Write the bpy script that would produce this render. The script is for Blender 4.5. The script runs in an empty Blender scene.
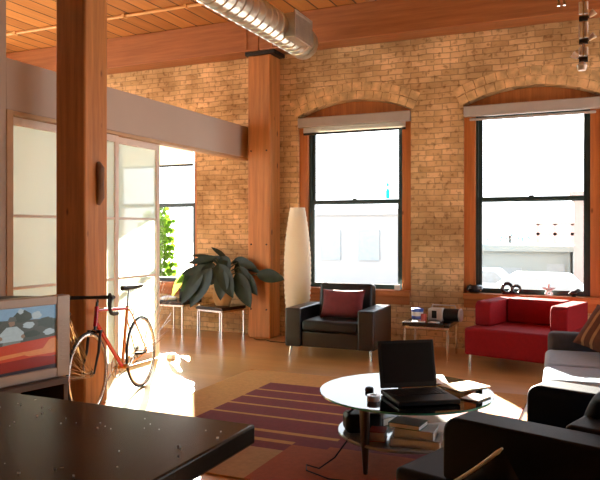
import bpy, bmesh, math, random
from mathutils import Vector, Matrix, Euler
from math import sin, cos, pi, radians as R
random.seed(7)
scn = bpy.context.scene
COL = scn.collection

# ------------------------------------------------------------------ materials
def new_mat(name):
    m = bpy.data.materials.new(name); m.use_nodes = True
    nt = m.node_tree
    return m, nt, nt.nodes['Principled BSDF']

def mat(name, col, rough=.5, metal=0., var=.12, scale=8., bump=0., bscale=40., spec=.5, stretch=(1, 1, 1), coat=0., sheen=0.):
    m, nt, b = new_mat(name)
    N, L = nt.nodes, nt.links
    tc = N.new('ShaderNodeTexCoord'); mp = N.new('ShaderNodeMapping'); mp.inputs['Scale'].default_value = stretch
    L.new(tc.outputs['Object'], mp.inputs[0])
    nz = N.new('ShaderNodeTexNoise'); nz.inputs['Scale'].default_value = scale; nz.inputs['Detail'].default_value = 4
    L.new(mp.outputs[0], nz.inputs['Vector'])
    rp = N.new('ShaderNodeValToRGB')
    lo = [max(0, c * (1 - var)) for c in col]; hi = [min(1, c * (1 + var)) for c in col]
    rp.color_ramp.elements[0].color = (*lo, 1); rp.color_ramp.elements[1].color = (*hi, 1)
    rp.color_ramp.elements[0].position = .3; rp.color_ramp.elements[1].position = .7
    L.new(nz.outputs['Fac'], rp.inputs[0]); L.new(rp.outputs[0], b.inputs['Base Color'])
    b.inputs['Roughness'].default_value = rough; b.inputs['Metallic'].default_value = metal
    b.inputs['Specular IOR Level'].default_value = spec
    if coat: b.inputs['Coat Weight'].default_value = coat
    if sheen: b.inputs['Sheen Weight'].default_value = sheen
    if bump:
        n2 = N.new('ShaderNodeTexNoise'); n2.inputs['Scale'].default_value = bscale; n2.inputs['Detail'].default_value = 3
        L.new(mp.outputs[0], n2.inputs['Vector'])
        bp = N.new('ShaderNodeBump'); bp.inputs['Strength'].default_value = bump; bp.inputs['Distance'].default_value = .01
        L.new(n2.outputs['Fac'], bp.inputs['Height']); L.new(bp.outputs[0], b.inputs['Normal'])
    return m

def wood(name, dark, light, axis=2, rough=.55, knots=True):
    """sawn timber, grain stretched along one axis"""
    m, nt, b = new_mat(name); N, L = nt.nodes, nt.links
    tc = N.new('ShaderNodeTexCoord'); mp = N.new('ShaderNodeMapping')
    sc = [9, 9, 9]; sc[axis] = .5; mp.inputs['Scale'].default_value = sc
    L.new(tc.outputs['Object'], mp.inputs[0])
    nz = N.new('ShaderNodeTexNoise'); nz.inputs['Scale'].default_value = 2.2; nz.inputs['Detail'].default_value = 6; nz.inputs['Roughness'].default_value = .65
    L.new(mp.outputs[0], nz.inputs['Vector'])
    rp = N.new('ShaderNodeValToRGB')
    rp.color_ramp.elements[0].color = (*dark, 1); rp.color_ramp.elements[1].color = (*light, 1)
    rp.color_ramp.elements[0].position = .3; rp.color_ramp.elements[1].position = .68
    L.new(nz.outputs['Fac'], rp.inputs[0])
    out = rp.outputs[0]
    if knots:
        mp2 = N.new('ShaderNodeMapping'); s2 = [5, 5, 5]; s2[axis] = 2.2; mp2.inputs['Scale'].default_value = s2
        L.new(tc.outputs['Object'], mp2.inputs[0])
        vo = N.new('ShaderNodeTexVoronoi'); vo.inputs['Scale'].default_value = 1.0
        L.new(mp2.outputs[0], vo.inputs['Vector'])
        r2 = N.new('ShaderNodeValToRGB'); r2.color_ramp.elements[0].position = .06; r2.color_ramp.elements[1].position = .11
        r2.color_ramp.elements[0].color = (.25, .2, .18, 1); r2.color_ramp.elements[1].color = (1, 1, 1, 1)
        L.new(vo.outputs['Distance'], r2.inputs[0])
        mx = N.new('ShaderNodeMix'); mx.data_type = 'RGBA'; mx.blend_type = 'MULTIPLY'; mx.inputs['Factor'].default_value = 1
        L.new(out, mx.inputs['A']); L.new(r2.outputs[0], mx.inputs['B']); out = mx.outputs['Result']
    L.new(out, b.inputs['Base Color']); b.inputs['Roughness'].default_value = rough
    bp = N.new('ShaderNodeBump'); bp.inputs['Strength'].default_value = .25; bp.inputs['Distance'].default_value = .01
    L.new(nz.outputs['Fac'], bp.inputs['Height']); L.new(bp.outputs[0], b.inputs['Normal'])
    return m

def brick_mat():
    m, nt, b = new_mat('cream_brick'); N, L = nt.nodes, nt.links
    tc = N.new('ShaderNodeTexCoord'); sp = N.new('ShaderNodeSeparateXYZ'); L.new(tc.outputs['Object'], sp.inputs[0])
    ad = N.new('ShaderNodeMath'); ad.operation = 'ADD'; L.new(sp.outputs['X'], ad.inputs[0]); L.new(sp.outputs['Y'], ad.inputs[1])
    cb = N.new('ShaderNodeCombineXYZ'); L.new(ad.outputs[0], cb.inputs['X']); L.new(sp.outputs['Z'], cb.inputs['Y'])
    wob = N.new('ShaderNodeTexNoise'); wob.inputs['Scale'].default_value = 3.5; wob.inputs['Detail'].default_value = 3
    L.new(cb.outputs[0], wob.inputs['Vector'])
    sb = N.new('ShaderNodeVectorMath'); sb.operation = 'MULTIPLY_ADD'
    sb.inputs[1].default_value = (.05, .04, 0); L.new(wob.outputs['Color'], sb.inputs[0]); L.new(cb.outputs[0], sb.inputs[2])
    bk = N.new('ShaderNodeTexBrick'); bk.inputs['Scale'].default_value = 1
    bk.inputs['Brick Width'].default_value = .205; bk.inputs['Row Height'].default_value = .073
    bk.inputs['Mortar Size'].default_value = .006; bk.inputs['Mortar Smooth'].default_value = .35; bk.inputs['Bias'].default_value = -.1
    bk.inputs['Color1'].default_value = (.86, .63, .345, 1); bk.inputs['Color2'].default_value = (.63, .42, .205, 1)
    bk.inputs['Mortar'].default_value = (.52, .37, .20, 1)
    L.new(sb.outputs[0], bk.inputs['Vector'])
    nz = N.new('ShaderNodeTexNoise'); nz.inputs['Scale'].default_value = 1.7; nz.inputs['Detail'].default_value = 5; L.new(cb.outputs[0], nz.inputs['Vector'])
    r1 = N.new('ShaderNodeValToRGB'); r1.color_ramp.elements[0].position = .35; r1.color_ramp.elements[1].position = .66
    r1.color_ramp.elements[0].color = (.62, .56, .48, 1); r1.color_ramp.elements[1].color = (1.1, 1.08, 1.05, 1)
    L.new(nz.outputs['Fac'], r1.inputs[0])
    mx = N.new('ShaderNodeMix'); mx.data_type = 'RGBA'; mx.blend_type = 'MULTIPLY'; mx.inputs['Factor'].default_value = 1
    L.new(bk.outputs['Color'], mx.inputs['A']); L.new(r1.outputs[0], mx.inputs['B'])
    # spalled, blackened chips
    n3 = N.new('ShaderNodeTexNoise'); n3.inputs['Scale'].default_value = 14; n3.inputs['Detail'].default_value = 4; L.new(cb.outputs[0], n3.inputs['Vector'])
    r3 = N.new('ShaderNodeValToRGB'); r3.color_ramp.elements[0].position = .32; r3.color_ramp.elements[1].position = .45
    r3.color_ramp.elements[0].color = (.5, .42, .36, 1); r3.color_ramp.elements[1].color = (1, 1, 1, 1)
    L.new(n3.outputs['Fac'], r3.inputs[0])
    m2 = N.new('ShaderNodeMix'); m2.data_type = 'RGBA'; m2.blend_type = 'MULTIPLY'; m2.inputs['Factor'].default_value = .8
    L.new(mx.outputs['Result'], m2.inputs['A']); L.new(r3.outputs[0], m2.inputs['B'])
    L.new(m2.outputs['Result'], b.inputs['Base Color']); b.inputs['Roughness'].default_value = .85
    b.inputs['Specular IOR Level'].default_value = .2
    hm = N.new('ShaderNodeMath'); hm.operation = 'MULTIPLY_ADD'; hm.inputs[1].default_value = -1.0
    L.new(bk.outputs['Fac'], hm.inputs[0]); L.new(n3.outputs['Fac'], hm.inputs[2])
    bp = N.new('ShaderNodeBump'); bp.inputs['Strength'].default_value = .7; bp.inputs['Distance'].default_value = .011
    L.new(hm.outputs[0], bp.inputs['Height']); L.new(bp.outputs[0], b.inputs['Normal'])
    return m

def boards_mat(name, dark, light, gap, width, axis_across='X', rough=.5, gapw=.04, gapcol=(.03, .012, .005), coat=0.):
    """boards laid side by side: one tone per board, dark joints, grain along the board"""
    m, nt, b = new_mat(name); N, L = nt.nodes, nt.links
    tc = N.new('ShaderNodeTexCoord'); sp = N.new('ShaderNodeSeparateXYZ'); L.new(tc.outputs['Object'], sp.inputs[0])
    dv = N.new('ShaderNodeMath'); dv.operation = 'DIVIDE'; dv.inputs[1].default_value = width; L.new(sp.outputs[axis_across], dv.inputs[0])
    fl = N.new('ShaderNodeMath'); fl.operation = 'FLOOR'; L.new(dv.outputs[0], fl.inputs[0])
    fr = N.new('ShaderNodeMath'); fr.operation = 'FRACT'; L.new(dv.outputs[0], fr.inputs[0])
    wn = N.new('ShaderNodeTexWhiteNoise'); wn.noise_dimensions = '1D'; L.new(fl.outputs[0], wn.inputs['W'])
    mp = N.new('ShaderNodeMapping'); mp.inputs['Scale'].default_value = (8, .5, 8) if axis_across == 'X' else (.5, 8, 8)
    L.new(tc.outputs['Object'], mp.inputs[0])
    va = N.new('ShaderNodeVectorMath'); va.operation = 'ADD'; L.new(mp.outputs[0], va.inputs[0]); L.new(wn.outputs['Color'], va.inputs[1])
    nz = N.new('ShaderNodeTexNoise'); nz.inputs['Scale'].default_value = 1.8; nz.inputs['Detail'].default_value = 6; L.new(va.outputs[0], nz.inputs['Vector'])
    mxv = N.new('ShaderNodeMath'); mxv.operation = 'MULTIPLY_ADD'; mxv.inputs[1].default_value = .45
    L.new(wn.outputs['Value'], mxv.inputs[0])
    sc = N.new('ShaderNodeMath'); sc.operation = 'MULTIPLY'; sc.inputs[1].default_value = .6; L.new(nz.outputs['Fac'], sc.inputs[0]); L.new(sc.outputs[0], mxv.inputs[2])
    rp = N.new('ShaderNodeValToRGB'); rp.color_ramp.elements[0].position = .2; rp.color_ramp.elements[1].position = .8
    rp.color_ramp.elements[0].color = (*dark, 1); rp.color_ramp.elements[1].color = (*light, 1); L.new(mxv.outputs[0], rp.inputs[0])
    lt = N.new('ShaderNodeMath'); lt.operation = 'LESS_THAN'; lt.inputs[1].default_value = gapw; L.new(fr.outputs[0], lt.inputs[0])
    gp = N.new('ShaderNodeMath'); gp.operation = 'MULTIPLY'; L.new(lt.outputs[0], gp.inputs[0]); gp.inputs[1].default_value = gap
    mx = N.new('ShaderNodeMix'); mx.data_type = 'RGBA'; L.new(gp.outputs[0], mx.inputs['Factor']); L.new(rp.outputs[0], mx.inputs['A']); mx.inputs['B'].default_value = (*gapcol, 1)
    L.new(mx.outputs['Result'], b.inputs['Base Color']); b.inputs['Roughness'].default_value = rough
    if coat: b.inputs['Coat Weight'].default_value = coat; b.inputs['Coat Roughness'].default_value = .25
    return m

def glass_mat(name, tint=(1, 1, 1), refl=.07, rough=0.):
    m = bpy.data.materials.new(name); m.use_nodes = True; nt = m.node_tree; N, L = nt.nodes, nt.links
    N.remove(N['Principled BSDF']); out = N['Material Output']
    tr = N.new('ShaderNodeBsdfTransparent'); tr.inputs[0].default_value = (*tint, 1)
    gl = N.new('ShaderNodeBsdfGlossy'); gl.inputs['Roughness'].default_value = rough
    fr = N.new('ShaderNodeLayerWeight'); fr.inputs['Blend'].default_value = refl * 3
    mx = N.new('ShaderNodeMixShader'); L.new(fr.outputs['Fresnel'], mx.inputs[0]); L.new(tr.outputs[0], mx.inputs[1]); L.new(gl.outputs[0], mx.inputs[2])
    L.new(mx.outputs[0], out.inputs[0])
    return m

def translucent_mat(name, col, tcol, fac=.5, rough=.5, scale=3., gloss=0., clear=0.):
    m = bpy.data.materials.new(name); m.use_nodes = True; nt = m.node_tree; N, L = nt.nodes, nt.links
    N.remove(N['Principled BSDF']); out = N['Material Output']
    nz = N.new('ShaderNodeTexNoise'); nz.inputs['Scale'].default_value = scale
    tc = N.new('ShaderNodeTexCoord'); L.new(tc.outputs['Object'], nz.inputs['Vector'])
    rp = N.new('ShaderNodeValToRGB'); rp.color_ramp.elements[0].color = (*[c * .94 for c in col], 1); rp.color_ramp.elements[1].color = (*col, 1)
    L.new(nz.outputs['Fac'], rp.inputs[0])
    df = N.new('ShaderNodeBsdfDiffuse'); L.new(rp.outputs[0], df.inputs[0])
    tl = N.new('ShaderNodeBsdfTranslucent'); tl.inputs[0].default_value = (*tcol, 1)
    mx = N.new('ShaderNodeMixShader'); mx.inputs[0].default_value = fac
    L.new(df.outputs[0], mx.inputs[1]); L.new(tl.outputs[0], mx.inputs[2])
    fin = mx.outputs[0]
    if gloss:
        gl = N.new('ShaderNodeBsdfGlossy'); gl.inputs['Roughness'].default_value = rough
        m2 = N.new('ShaderNodeMixShader'); m2.inputs[0].default_value = gloss
        L.new(fin, m2.inputs[1]); L.new(gl.outputs[0], m2.inputs[2]); fin = m2.outputs[0]
    if clear:
        tp = N.new('ShaderNodeBsdfTransparent'); m3 = N.new('ShaderNodeMixShader'); m3.inputs[0].default_value = clear
        L.new(fin, m3.inputs[1]); L.new(tp.outputs[0], m3.inputs[2]); fin = m3.outputs[0]
    L.new(fin, out.inputs[0])
    return m

def emit_mat(name, col, st=1.):
    m, nt, b = new_mat(name); N, L = nt.nodes, nt.links
    nz = N.new('ShaderNodeTexNoise'); nz.inputs['Scale'].default_value = 30
    rp = N.new('ShaderNodeValToRGB'); rp.color_ramp.elements[0].color = (*[c * .75 for c in col], 1); rp.color_ramp.elements[1].color = (*col, 1)
    L.new(nz.outputs['Fac'], rp.inputs[0]); L.new(rp.outputs[0], b.inputs['Emission Color'])
    b.inputs['Emission Strength'].default_value = st; b.inputs['Base Color'].default_value = (.01, .01, .01, 1); b.inputs['Roughness'].default_value = .2
    return m

def granite_mat():
    m, nt, b = new_mat('black_granite'); N, L = nt.nodes, nt.links
    tc = N.new('ShaderNodeTexCoord')
    vo = N.new('ShaderNodeTexVoronoi'); vo.inputs['Scale'].default_value = 26; L.new(tc.outputs['Object'], vo.inputs['Vector'])
    wn = N.new('ShaderNodeSeparateColor'); L.new(vo.outputs['Color'], wn.inputs[0])
    gt = N.new('ShaderNodeMath'); gt.operation = 'GREATER_THAN'; gt.inputs[1].default_value = .975; L.new(wn.outputs[0], gt.inputs[0])
    lt = N.new('ShaderNodeMath'); lt.operation = 'LESS_THAN'; lt.inputs[1].default_value = .16; L.new(vo.outputs['Distance'], lt.inputs[0])
    ml = N.new('ShaderNodeMath'); ml.operation = 'MULTIPLY'; L.new(gt.outputs[0], ml.inputs[0]); L.new(lt.outputs[0], ml.inputs[1])
    nz = N.new('ShaderNodeTexNoise'); nz.inputs['Scale'].default_value = 60; L.new(tc.outputs['Object'], nz.inputs['Vector'])
    rp = N.new('ShaderNodeValToRGB'); rp.color_ramp.elements[0].color = (.006, .006, .007, 1); rp.color_ramp.elements[1].color = (.018, .016, .015, 1)
    L.new(nz.outputs['Fac'], rp.inputs[0])
    mx = N.new('ShaderNodeMix'); mx.data_type = 'RGBA'; L.new(ml.outputs[0], mx.inputs['Factor']); L.new(rp.outputs[0], mx.inputs['A']); mx.inputs['B'].default_value = (.75, .72, .66, 1)
    L.new(mx.outputs['Result'], b.inputs['Base Color']); b.inputs['Roughness'].default_value = .22; b.inputs['Specular IOR Level'].default_value = .16
    return m

M = {}
M['brick'] = brick_mat()
M['post'] = wood('post_timber', (.34, .135, .036), (.60, .255, .072), 2)
M['beam'] = wood('beam_timber', (.27, .10, .034), (.44, .175, .06), 0, knots=False)
M['casing'] = wood('casing_wood', (.36, .115, .028), (.58, .205, .048), 2)
M['sillwood'] = wood('sill_wood', (.36, .11, .025), (.58, .2, .05), 0, knots=False)
M['ceiling'] = boards_mat('ceiling_boards', (.38, .155, .036), (.66, .30, .08), .95, .27, 'X', .5, .09)
M['floor'] = boards_mat('honey_floor', (.50, .255, .09), (.65, .355, .135), .25, .16, 'Y', .28, .02, (.2, .09, .03), coat=.25)
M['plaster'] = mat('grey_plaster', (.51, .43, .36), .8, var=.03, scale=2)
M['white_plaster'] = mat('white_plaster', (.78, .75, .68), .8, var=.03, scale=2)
M['jamb'] = mat('tan_jamb', (.55, .37, .21), .6, var=.06)
M['alu'] = mat('pale_door_frame', (.72, .62, .54), .45, var=.04)
M['frost'] = translucent_mat('frosted_glass', (.64, .74, .67), (.70, .87, .80), .62, .25, 1.2, .05, .32)
M['pane'] = glass_mat('window_pane', (1, 1, 1), .05)
M['sash'] = mat('dark_green_sash', (.02, .045, .042), .4, var=.2)
M['blind'] = mat('grey_blind_cassette', (.43, .40, .36), .5, var=.04)
M['shade'] = translucent_mat('blind_fabric', (.75, .72, .66), (.6, .58, .5), .45)
M['galv'] = mat('galvanised_steel', (.62, .60, .52), .3, .9, .12, 5)
M['grille'] = mat('grille_steel', (.55, .5, .42), .45, .5, .1, 10)
M['chrome'] = mat('chrome', (.72, .70, .66), .16, 1., .04)
M['iron'] = mat('black_iron', (.03, .025, .02), .5, .4, .3)
M['leather'] = mat('black_leather', (.012, .010, .010), .3, 0, .3, 6, .12, 90, spec=.55)
M['leatherb'] = mat('black_cushion_leather', (.013, .012, .012), .4, 0, .3, 6, .2, 60, spec=.35)
M['maroon'] = mat('maroon_fabric', (.16, .012, .016), .8, 0, .15, 20, .3, 160, sheen=.2)
M['red'] = mat('red_wool', (.24, .004, .009), .85, 0, .08, 25, .2, 220, spec=.25)
M['blackfab'] = mat('blue_black_fabric', (.007, .010, .017), .55, 0, .1, 25, .15, 220, spec=.18)
M['edgelight'] = mat('painted_edge_light', (.75, .95, 1.0), .6, 0, .05)  # window light on the cushion edge, put into a pale colour
M['greyfab'] = mat('grey_sofa_fabric', (.34, .46, .62), .9, 0, .07, 25, .2, 220, sheen=.1)
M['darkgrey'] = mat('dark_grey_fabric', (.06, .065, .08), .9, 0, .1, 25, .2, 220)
M['blacktop'] = mat('black_lacquer', (.016, .012, .011), .2, 0, .2, 6)
M['paper'] = translucent_mat('lamp_paper', (.93, .86, .72), (.9, .78, .55), .4, scale=14)
M['leaf'] = mat('dark_leaf', (.012, .024, .012), .42, 0, .4, 9, spec=.22)
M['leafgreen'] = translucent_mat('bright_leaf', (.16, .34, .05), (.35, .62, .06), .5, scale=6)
M['vineleaf'] = translucent_mat('vine_leaf', (.05, .12, .015), (.10, .20, .015), .5, scale=6)
M['stem'] = mat('plant_stem', (.05, .07, .025), .6, var=.2)
M['pot'] = mat('tan_pot', (.62, .42, .2), .35, 0, .12, 5)
M['soil'] = mat('soil', (.03, .02, .012), .95, 0, .4, 40)
M['granite'] = granite_mat()
M['cabinet'] = wood('cabinet_wood', (.12, .05, .02), (.2, .09, .035), 2, knots=False)
M['tvsilver'] = mat('tv_silver', (.36, .30, .245), .4, .25, .04)
M['tvdark'] = mat('tv_dark_plastic', (.018, .017, .018), .45, 0, .15, spec=.25)
M['standwood'] = wood('stand_wood', (.035, .02, .014), (.07, .04, .025), 0, knots=False)
M['blackplastic'] = mat('black_plastic', (.01, .01, .011), .45, 0, .2, spec=.2)
M['lcd'] = mat('dark_lcd', (.004, .004, .005), .5, 0, .2, spec=.12)
M['silverplastic'] = mat('silver_plastic', (.55, .53, .52), .35, .2, .05)
M['whiteplastic'] = mat('white_plastic', (.8, .8, .8), .4, 0, .03)
M['rubber'] = mat('tyre_rubber', (.02, .02, .02), .75, 0, .2)
M['rim'] = mat('rim_alloy', (.78, .74, .68), .25, .8, .05)
M['bikered'] = mat('red_enamel', (.55, .015, .03), .2, 0, .05, coat=.6)
M['bikegold'] = mat('golden_enamel', (.72, .27, .03), .22, 0, .08, coat=.6)
M['blackpaint'] = mat('black_enamel', (.012, .012, .014), .3, 0, .1)
M['tape'] = mat('bar_tape', (.03, .03, .032), .7, 0, .2)
M['glasstop'] = glass_mat('table_glass', (.88, .95, .92), .19)
M['glassedge'] = mat('green_glass_edge', (.03, .22, .14), .1, 0, .1)
M['shelfglass'] = mat('grey_shelf_glass', (.30, .31, .31), .08, 0, .05)
M['legwood'] = mat('dark_table_leg', (.03, .016, .012), .35, 0, .2)
M['rug_maroon'] = mat('rug_maroon', (.17, .022, .03), .95, 0, .14, 30, .3, 200)
M['rug_gold'] = mat('rug_gold', (.52, .26, .075), .95, 0, .1, 30, .3, 200)
M['rug_tan'] = mat('rug_tan', (.42, .25, .10), .95, 0, .1, 30, .3, 200)
M['rug_rust'] = mat('rug_rust', (.34, .075, .022), .95, 0, .12, 30, .3, 200)
M['brown'] = mat('brown_weave', (.13, .04, .02), .85, 0, .15, 20, .3, 160)
M['stripe'] = mat('tan_weave', (.42, .2, .08), .85, 0, .15, 20, .3, 160)
M['paperwhite'] = mat('white_paper', (.82, .82, .8), .7, 0, .03)
M['papertan'] = mat('tan_paper', (.62, .5, .32), .7, 0, .05)
M['bookred'] = mat('red_cover', (.4, .05, .03), .5, 0, .1)
M['bookgreen'] = mat('green_cover', (.05, .2, .16), .5, 0, .1)
M['bookdark'] = mat('dark_cover', (.03, .03, .035), .4, 0, .1)
M['bookgrey'] = mat('grey_cover', (.4, .4, .38), .5, 0, .1)
M['bookorange'] = mat('orange_cover', (.6, .22, .08), .5, 0, .1)
M['blue'] = mat('blue_print', (.05, .12, .5), .4, 0, .1)
M['cyan'] = translucent_mat('cyan_glass', (.05, .55, .7), (.1, .8, .9), .6)
M['ceramic'] = mat('white_ceramic', (.82, .82, .84), .25, 0, .03)
M['groundhaze'] = mat('hazed_ground', (.47, .47, .48), .9, 0, .04, .5)  # outdoor colours from here on are paled to carry haze and glare
M['facade'] = mat('pale_facade', (.36, .358, .355), .9, 0, .03, .4)
M['facadegrey'] = mat('grey_facade', (.27, .30, .285), .9, 0, .05, .4)
M['facadepink'] = mat('pink_facade', (.30, .23, .21), .9, 0, .05, .4)
M['winhaze'] = mat('hazed_window_glass', (.27, .30, .31), .4, 0, .06)
M['redsteel'] = mat('hazed_red_steel', (.42, .27, .25), .7, 0, .08)
M['treehaze'] = mat('hazed_foliage', (.15, .25, .27), .9, 0, .15)
M['carpaint'] = mat('white_car_paint', (.4, .42, .45), .3, 0, .03)
M['carglass'] = mat('hazed_car_glass', (.22, .25, .27), .3, 0, .1)
M['guitar'] = mat('dark_glazed_bowl', (.02, .018, .02), .25, 0, .2)

# ------------------------------------------------------------------ mesh builder
class MB:
    def __init__(s): s.bm = bmesh.new(); s.mi = 0
    def _f(s, vs):
        try:
            f = s.bm.faces.new(vs); f.material_index = s.mi; return f
        except ValueError: return None
    def box(s, c, d, rot=None):
        m = rot.to_matrix() if isinstance(rot, Euler) else (rot or Matrix.Identity(3))
        c = Vector(c); v = []
        for z in (-.5, .5):
            for x, y in ((-.5, -.5), (.5, -.5), (.5, .5), (-.5, .5)):
                v.append(s.bm.verts.new(c + m @ Vector((x * d[0], y * d[1], z * d[2]))))
        for q in ((3, 2, 1, 0), (4, 5, 6, 7), (0, 1, 5, 4), (1, 2, 6, 5), (2, 3, 7, 6), (3, 0, 4, 7)): s._f([v[i] for i in q])
        return s
    def span(s, x0, x1, y0, y1, z0, z1):
        return s.box(((x0 + x1) / 2, (y0 + y1) / 2, (z0 + z1) / 2), (x1 - x0, y1 - y0, z1 - z0))
    def ring(s, c, u, v, r, n): return [s.bm.verts.new(c + u * (cos(2 * pi * i / n) * r) + v * (sin(2 * pi * i / n) * r)) for i in range(n)]
    def tube(s, pts, r, n=8, closed=False, cap=True):
        P = [Vector(p) for p in pts]; k = len(P)
        rr = r if isinstance(r, (list, tuple)) else [r] * k
        T = []
        for i in range(k):
            if closed: t = P[(i + 1) % k] - P[i - 1]
            else: t = P[min(i + 1, k - 1)] - P[max(i - 1, 0)]
            T.append(t.normalized())
        a = Vector((0, 0, 1)) if abs(T[0].z) < .9 else Vector((1, 0, 0))
        u = (a - T[0] * a.dot(T[0])).normalized(); rings = []
        for i in range(k):
            u = (u - T[i] * u.dot(T[i])).normalized(); w = T[i].cross(u)
            rings.append(s.ring(P[i], u, w, rr[i], n))
        for i in range(k if closed else k - 1):
            A, B = rings[i], rings[(i + 1) % k]
            for j in range(n): s._f([A[j], A[(j + 1) % n], B[(j + 1) % n], B[j]])
        if cap and not closed: s._f(rings[0][::-1]); s._f(rings[-1])
        return s
    def cyl(s, a, b, r, r2=None, n=16): return s.tube([a, b], [r, r if r2 is None else r2], n)
    def lathe(s, prof, c=(0, 0, 0), n=28, m=None):
        c = Vector(c); m = m or Matrix.Identity(3); rings = []
        for r, z in prof:
            rings.append([s.bm.verts.new(c + m @ Vector((cos(2 * pi * i / n) * max(r, 1e-4), sin(2 * pi * i / n) * max(r, 1e-4), z))) for i in range(n)])
        for A, B in zip(rings, rings[1:]):
            for j in range(n): s._f([A[j], A[(j + 1) % n], B[(j + 1) % n], B[j]])
        s._f(rings[0][::-1]); s._f(rings[-1]); return s
    def prism(s, poly, axis, a, b):
        def mk(p, t): return {'x': (t, p[0], p[1]), 'y': (p[0], t, p[1]), 'z': (p[0], p[1], t)}[axis]
        A = [s.bm.verts.new(mk(p, a)) for p in poly]; B = [s.bm.verts.new(mk(p, b)) for p in poly]; n = len(poly)
        s._f(A[::-1]); s._f(B)
        for i in range(n): s._f([A[i], A[(i + 1) % n], B[(i + 1) % n], B[i]])
        return s
    def pillow(s, w, h, t, m=None, c=(0, 0, 0), n=14, stripes=None):
        m = m or Matrix.Identity(3); c = Vector(c); S = {}
        for side in (1, -1):
            for i in range(n + 1):
                for j in range(n + 1):
                    u, v = -1 + 2 * i / n, -1 + 2 * j / n
                    e = i in (0, n) or j in (0, n)
                    if e and side < 0: S[(side, i, j)] = S[(1, i, j)]; continue
                    px = u * (1 - .07 * (1 - v * v)) * w / 2; pz = v * (1 - .07 * (1 - u * u)) * h / 2
                    th = t / 2 * ((1 - u ** 4) * (1 - v ** 4)) ** .55 if not e else 0
                    S[(side, i, j)] = s.bm.verts.new(c + m @ Vector((px, -side * th, pz)))
        for side in (1, -1):
            for i in range(n):
                for j in range(n):
                    q = [S[(side, i, j)], S[(side, i + 1, j)], S[(side, i + 1, j + 1)], S[(side, i, j + 1)]]
                    f = s._f(q if side > 0 else q[::-1])
                    if f and stripes: f.material_index = stripes(i)
        return s
    def quad(s, *p): return s._f([s.bm.verts.new(q) for q in p])
    def build(s, name, mats, parent=None, loc=None, rot=None, bevel=0, seg=2, smooth=True, angle=35, norm=True):
        if norm: bmesh.ops.recalc_face_normals(s.bm, faces=s.bm.faces)
        me = bpy.data.meshes.new(name); s.bm.to_mesh(me); s.bm.free()
        for m in (mats if isinstance(mats, (list, tuple)) else [mats]): me.materials.append(m)
        if smooth:
            me.polygons.foreach_set('use_smooth', [True] * len(me.polygons)); me.set_sharp_from_angle(angle=R(angle))
        o = bpy.data.objects.new(name, me); COL.objects.link(o)
        if parent: o.parent = parent
        if loc: o.location = loc
        if rot: o.rotation_euler = rot
        if bevel:
            b = o.modifiers.new('bevel', 'BEVEL'); b.width = bevel; b.segments = seg; b.limit_method = 'ANGLE'; b.angle_limit = R(40)
        return o

def tag(o, label, cat, group=None):
    o['label'] = label; o['category'] = cat
    if group: o['group'] = group
    return o
def thing(name, label, cat, loc=(0, 0, 0), rz=0., group=None, rot=None):
    o = bpy.data.objects.new(name, None); COL.objects.link(o); o.empty_display_size = .1
    o.location = loc; o.rotation_euler = rot or (0, 0, rz)
    return tag(o, label, cat, group)
def struct(o): o['kind'] = 'structure'; return o
def sroot(name, loc=(0, 0, 0)):
    o = bpy.data.objects.new(name, None); COL.objects.link(o); o.location = loc; o['kind'] = 'structure'; return o
def dup(root, loc, rz, label, group=None):
    r = root.copy(); COL.objects.link(r); r.location = loc; r.rotation_euler = (0, 0, rz); r['label'] = label
    if group: r['group'] = group
    for ch in list(root.children):
        c = ch.copy(); COL.objects.link(c); c.parent = r
        for g in list(ch.children):
            d = g.copy(); COL.objects.link(d); d.parent = c
    return r

# ------------------------------------------------------------------ room shell
YW, CEIL = 8.75, 4.45
XL, XR, YB = -9.6, 3.2, -2.6
struct(MB().span(XL - .3, XR + .3, YB - .3, YW + .36, -.2, 0).build('floor', M['floor'], smooth=False))
struct(MB().span(XL - .3, XR + .3, YB - .3, YW + .36, CEIL, CEIL + .25).build('ceiling', M['ceiling'], smooth=False))

OPEN = [(-7.25, -5.61), (-3.94, -2.32), (-1.64, -.02)]
SILL, SPRING, CROWN = .62, 3.09, 3.27
def arc_z(x, x0, x1):
    h = CROWN - SPRING; w = (x1 - x0) / 2; rad = (w * w + h * h) / (2 * h); cx = (x0 + x1) / 2
    return CROWN - rad + math.sqrt(max(0, rad * rad - (x - cx) ** 2))
wb = MB(); D0, D1 = YW, YW + .36
def wquad(x0, x1, z0, z1):
    wb.quad((x0, D0, z0), (x1, D0, z0), (x1, D0, z1), (x0, D0, z1)); wb.quad((x0, D1, z0), (x0, D1, z1), (x1, D1, z1), (x1, D1, z0))
px = XL - .3
for x0, x1 in OPEN:
    wquad(px, x0, 0, CEIL); wquad(x0, x1, 0, SILL); n = 16
    for i in range(n):
        a, b = x0 + (x1 - x0) * i / n, x0 + (x1 - x0) * (i + 1) / n; za, zb = arc_z(a, x0, x1), arc_z(b, x0, x1)
        wb.quad((a, D0, za), (b, D0, zb), (b, D0, CEIL), (a, D0, CEIL)); wb.quad((a, D1, za), (a, D1, CEIL), (b, D1, CEIL), (b, D1, zb))
        wb.quad((a, D0, za), (a, D1, za), (b, D1, zb), (b, D0, zb))
    wb.quad((x0, D0, SILL), (x0, D1, SILL), (x0, D1, SPRING), (x0, D0, SPRING))
    wb.quad((x1, D0, SILL), (x1, D0, SPRING), (x1, D1, SPRING), (x1, D1, SILL))
    wb.quad((x0, D0, SILL), (x1, D0, SILL), (x1, D1, SILL), (x0, D1, SILL))
    px = x1
wquad(px, XR + .3, 0, CEIL)
wall_back = struct(wb.build('wall_back', M['brick'], smooth=False, norm=False))

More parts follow.
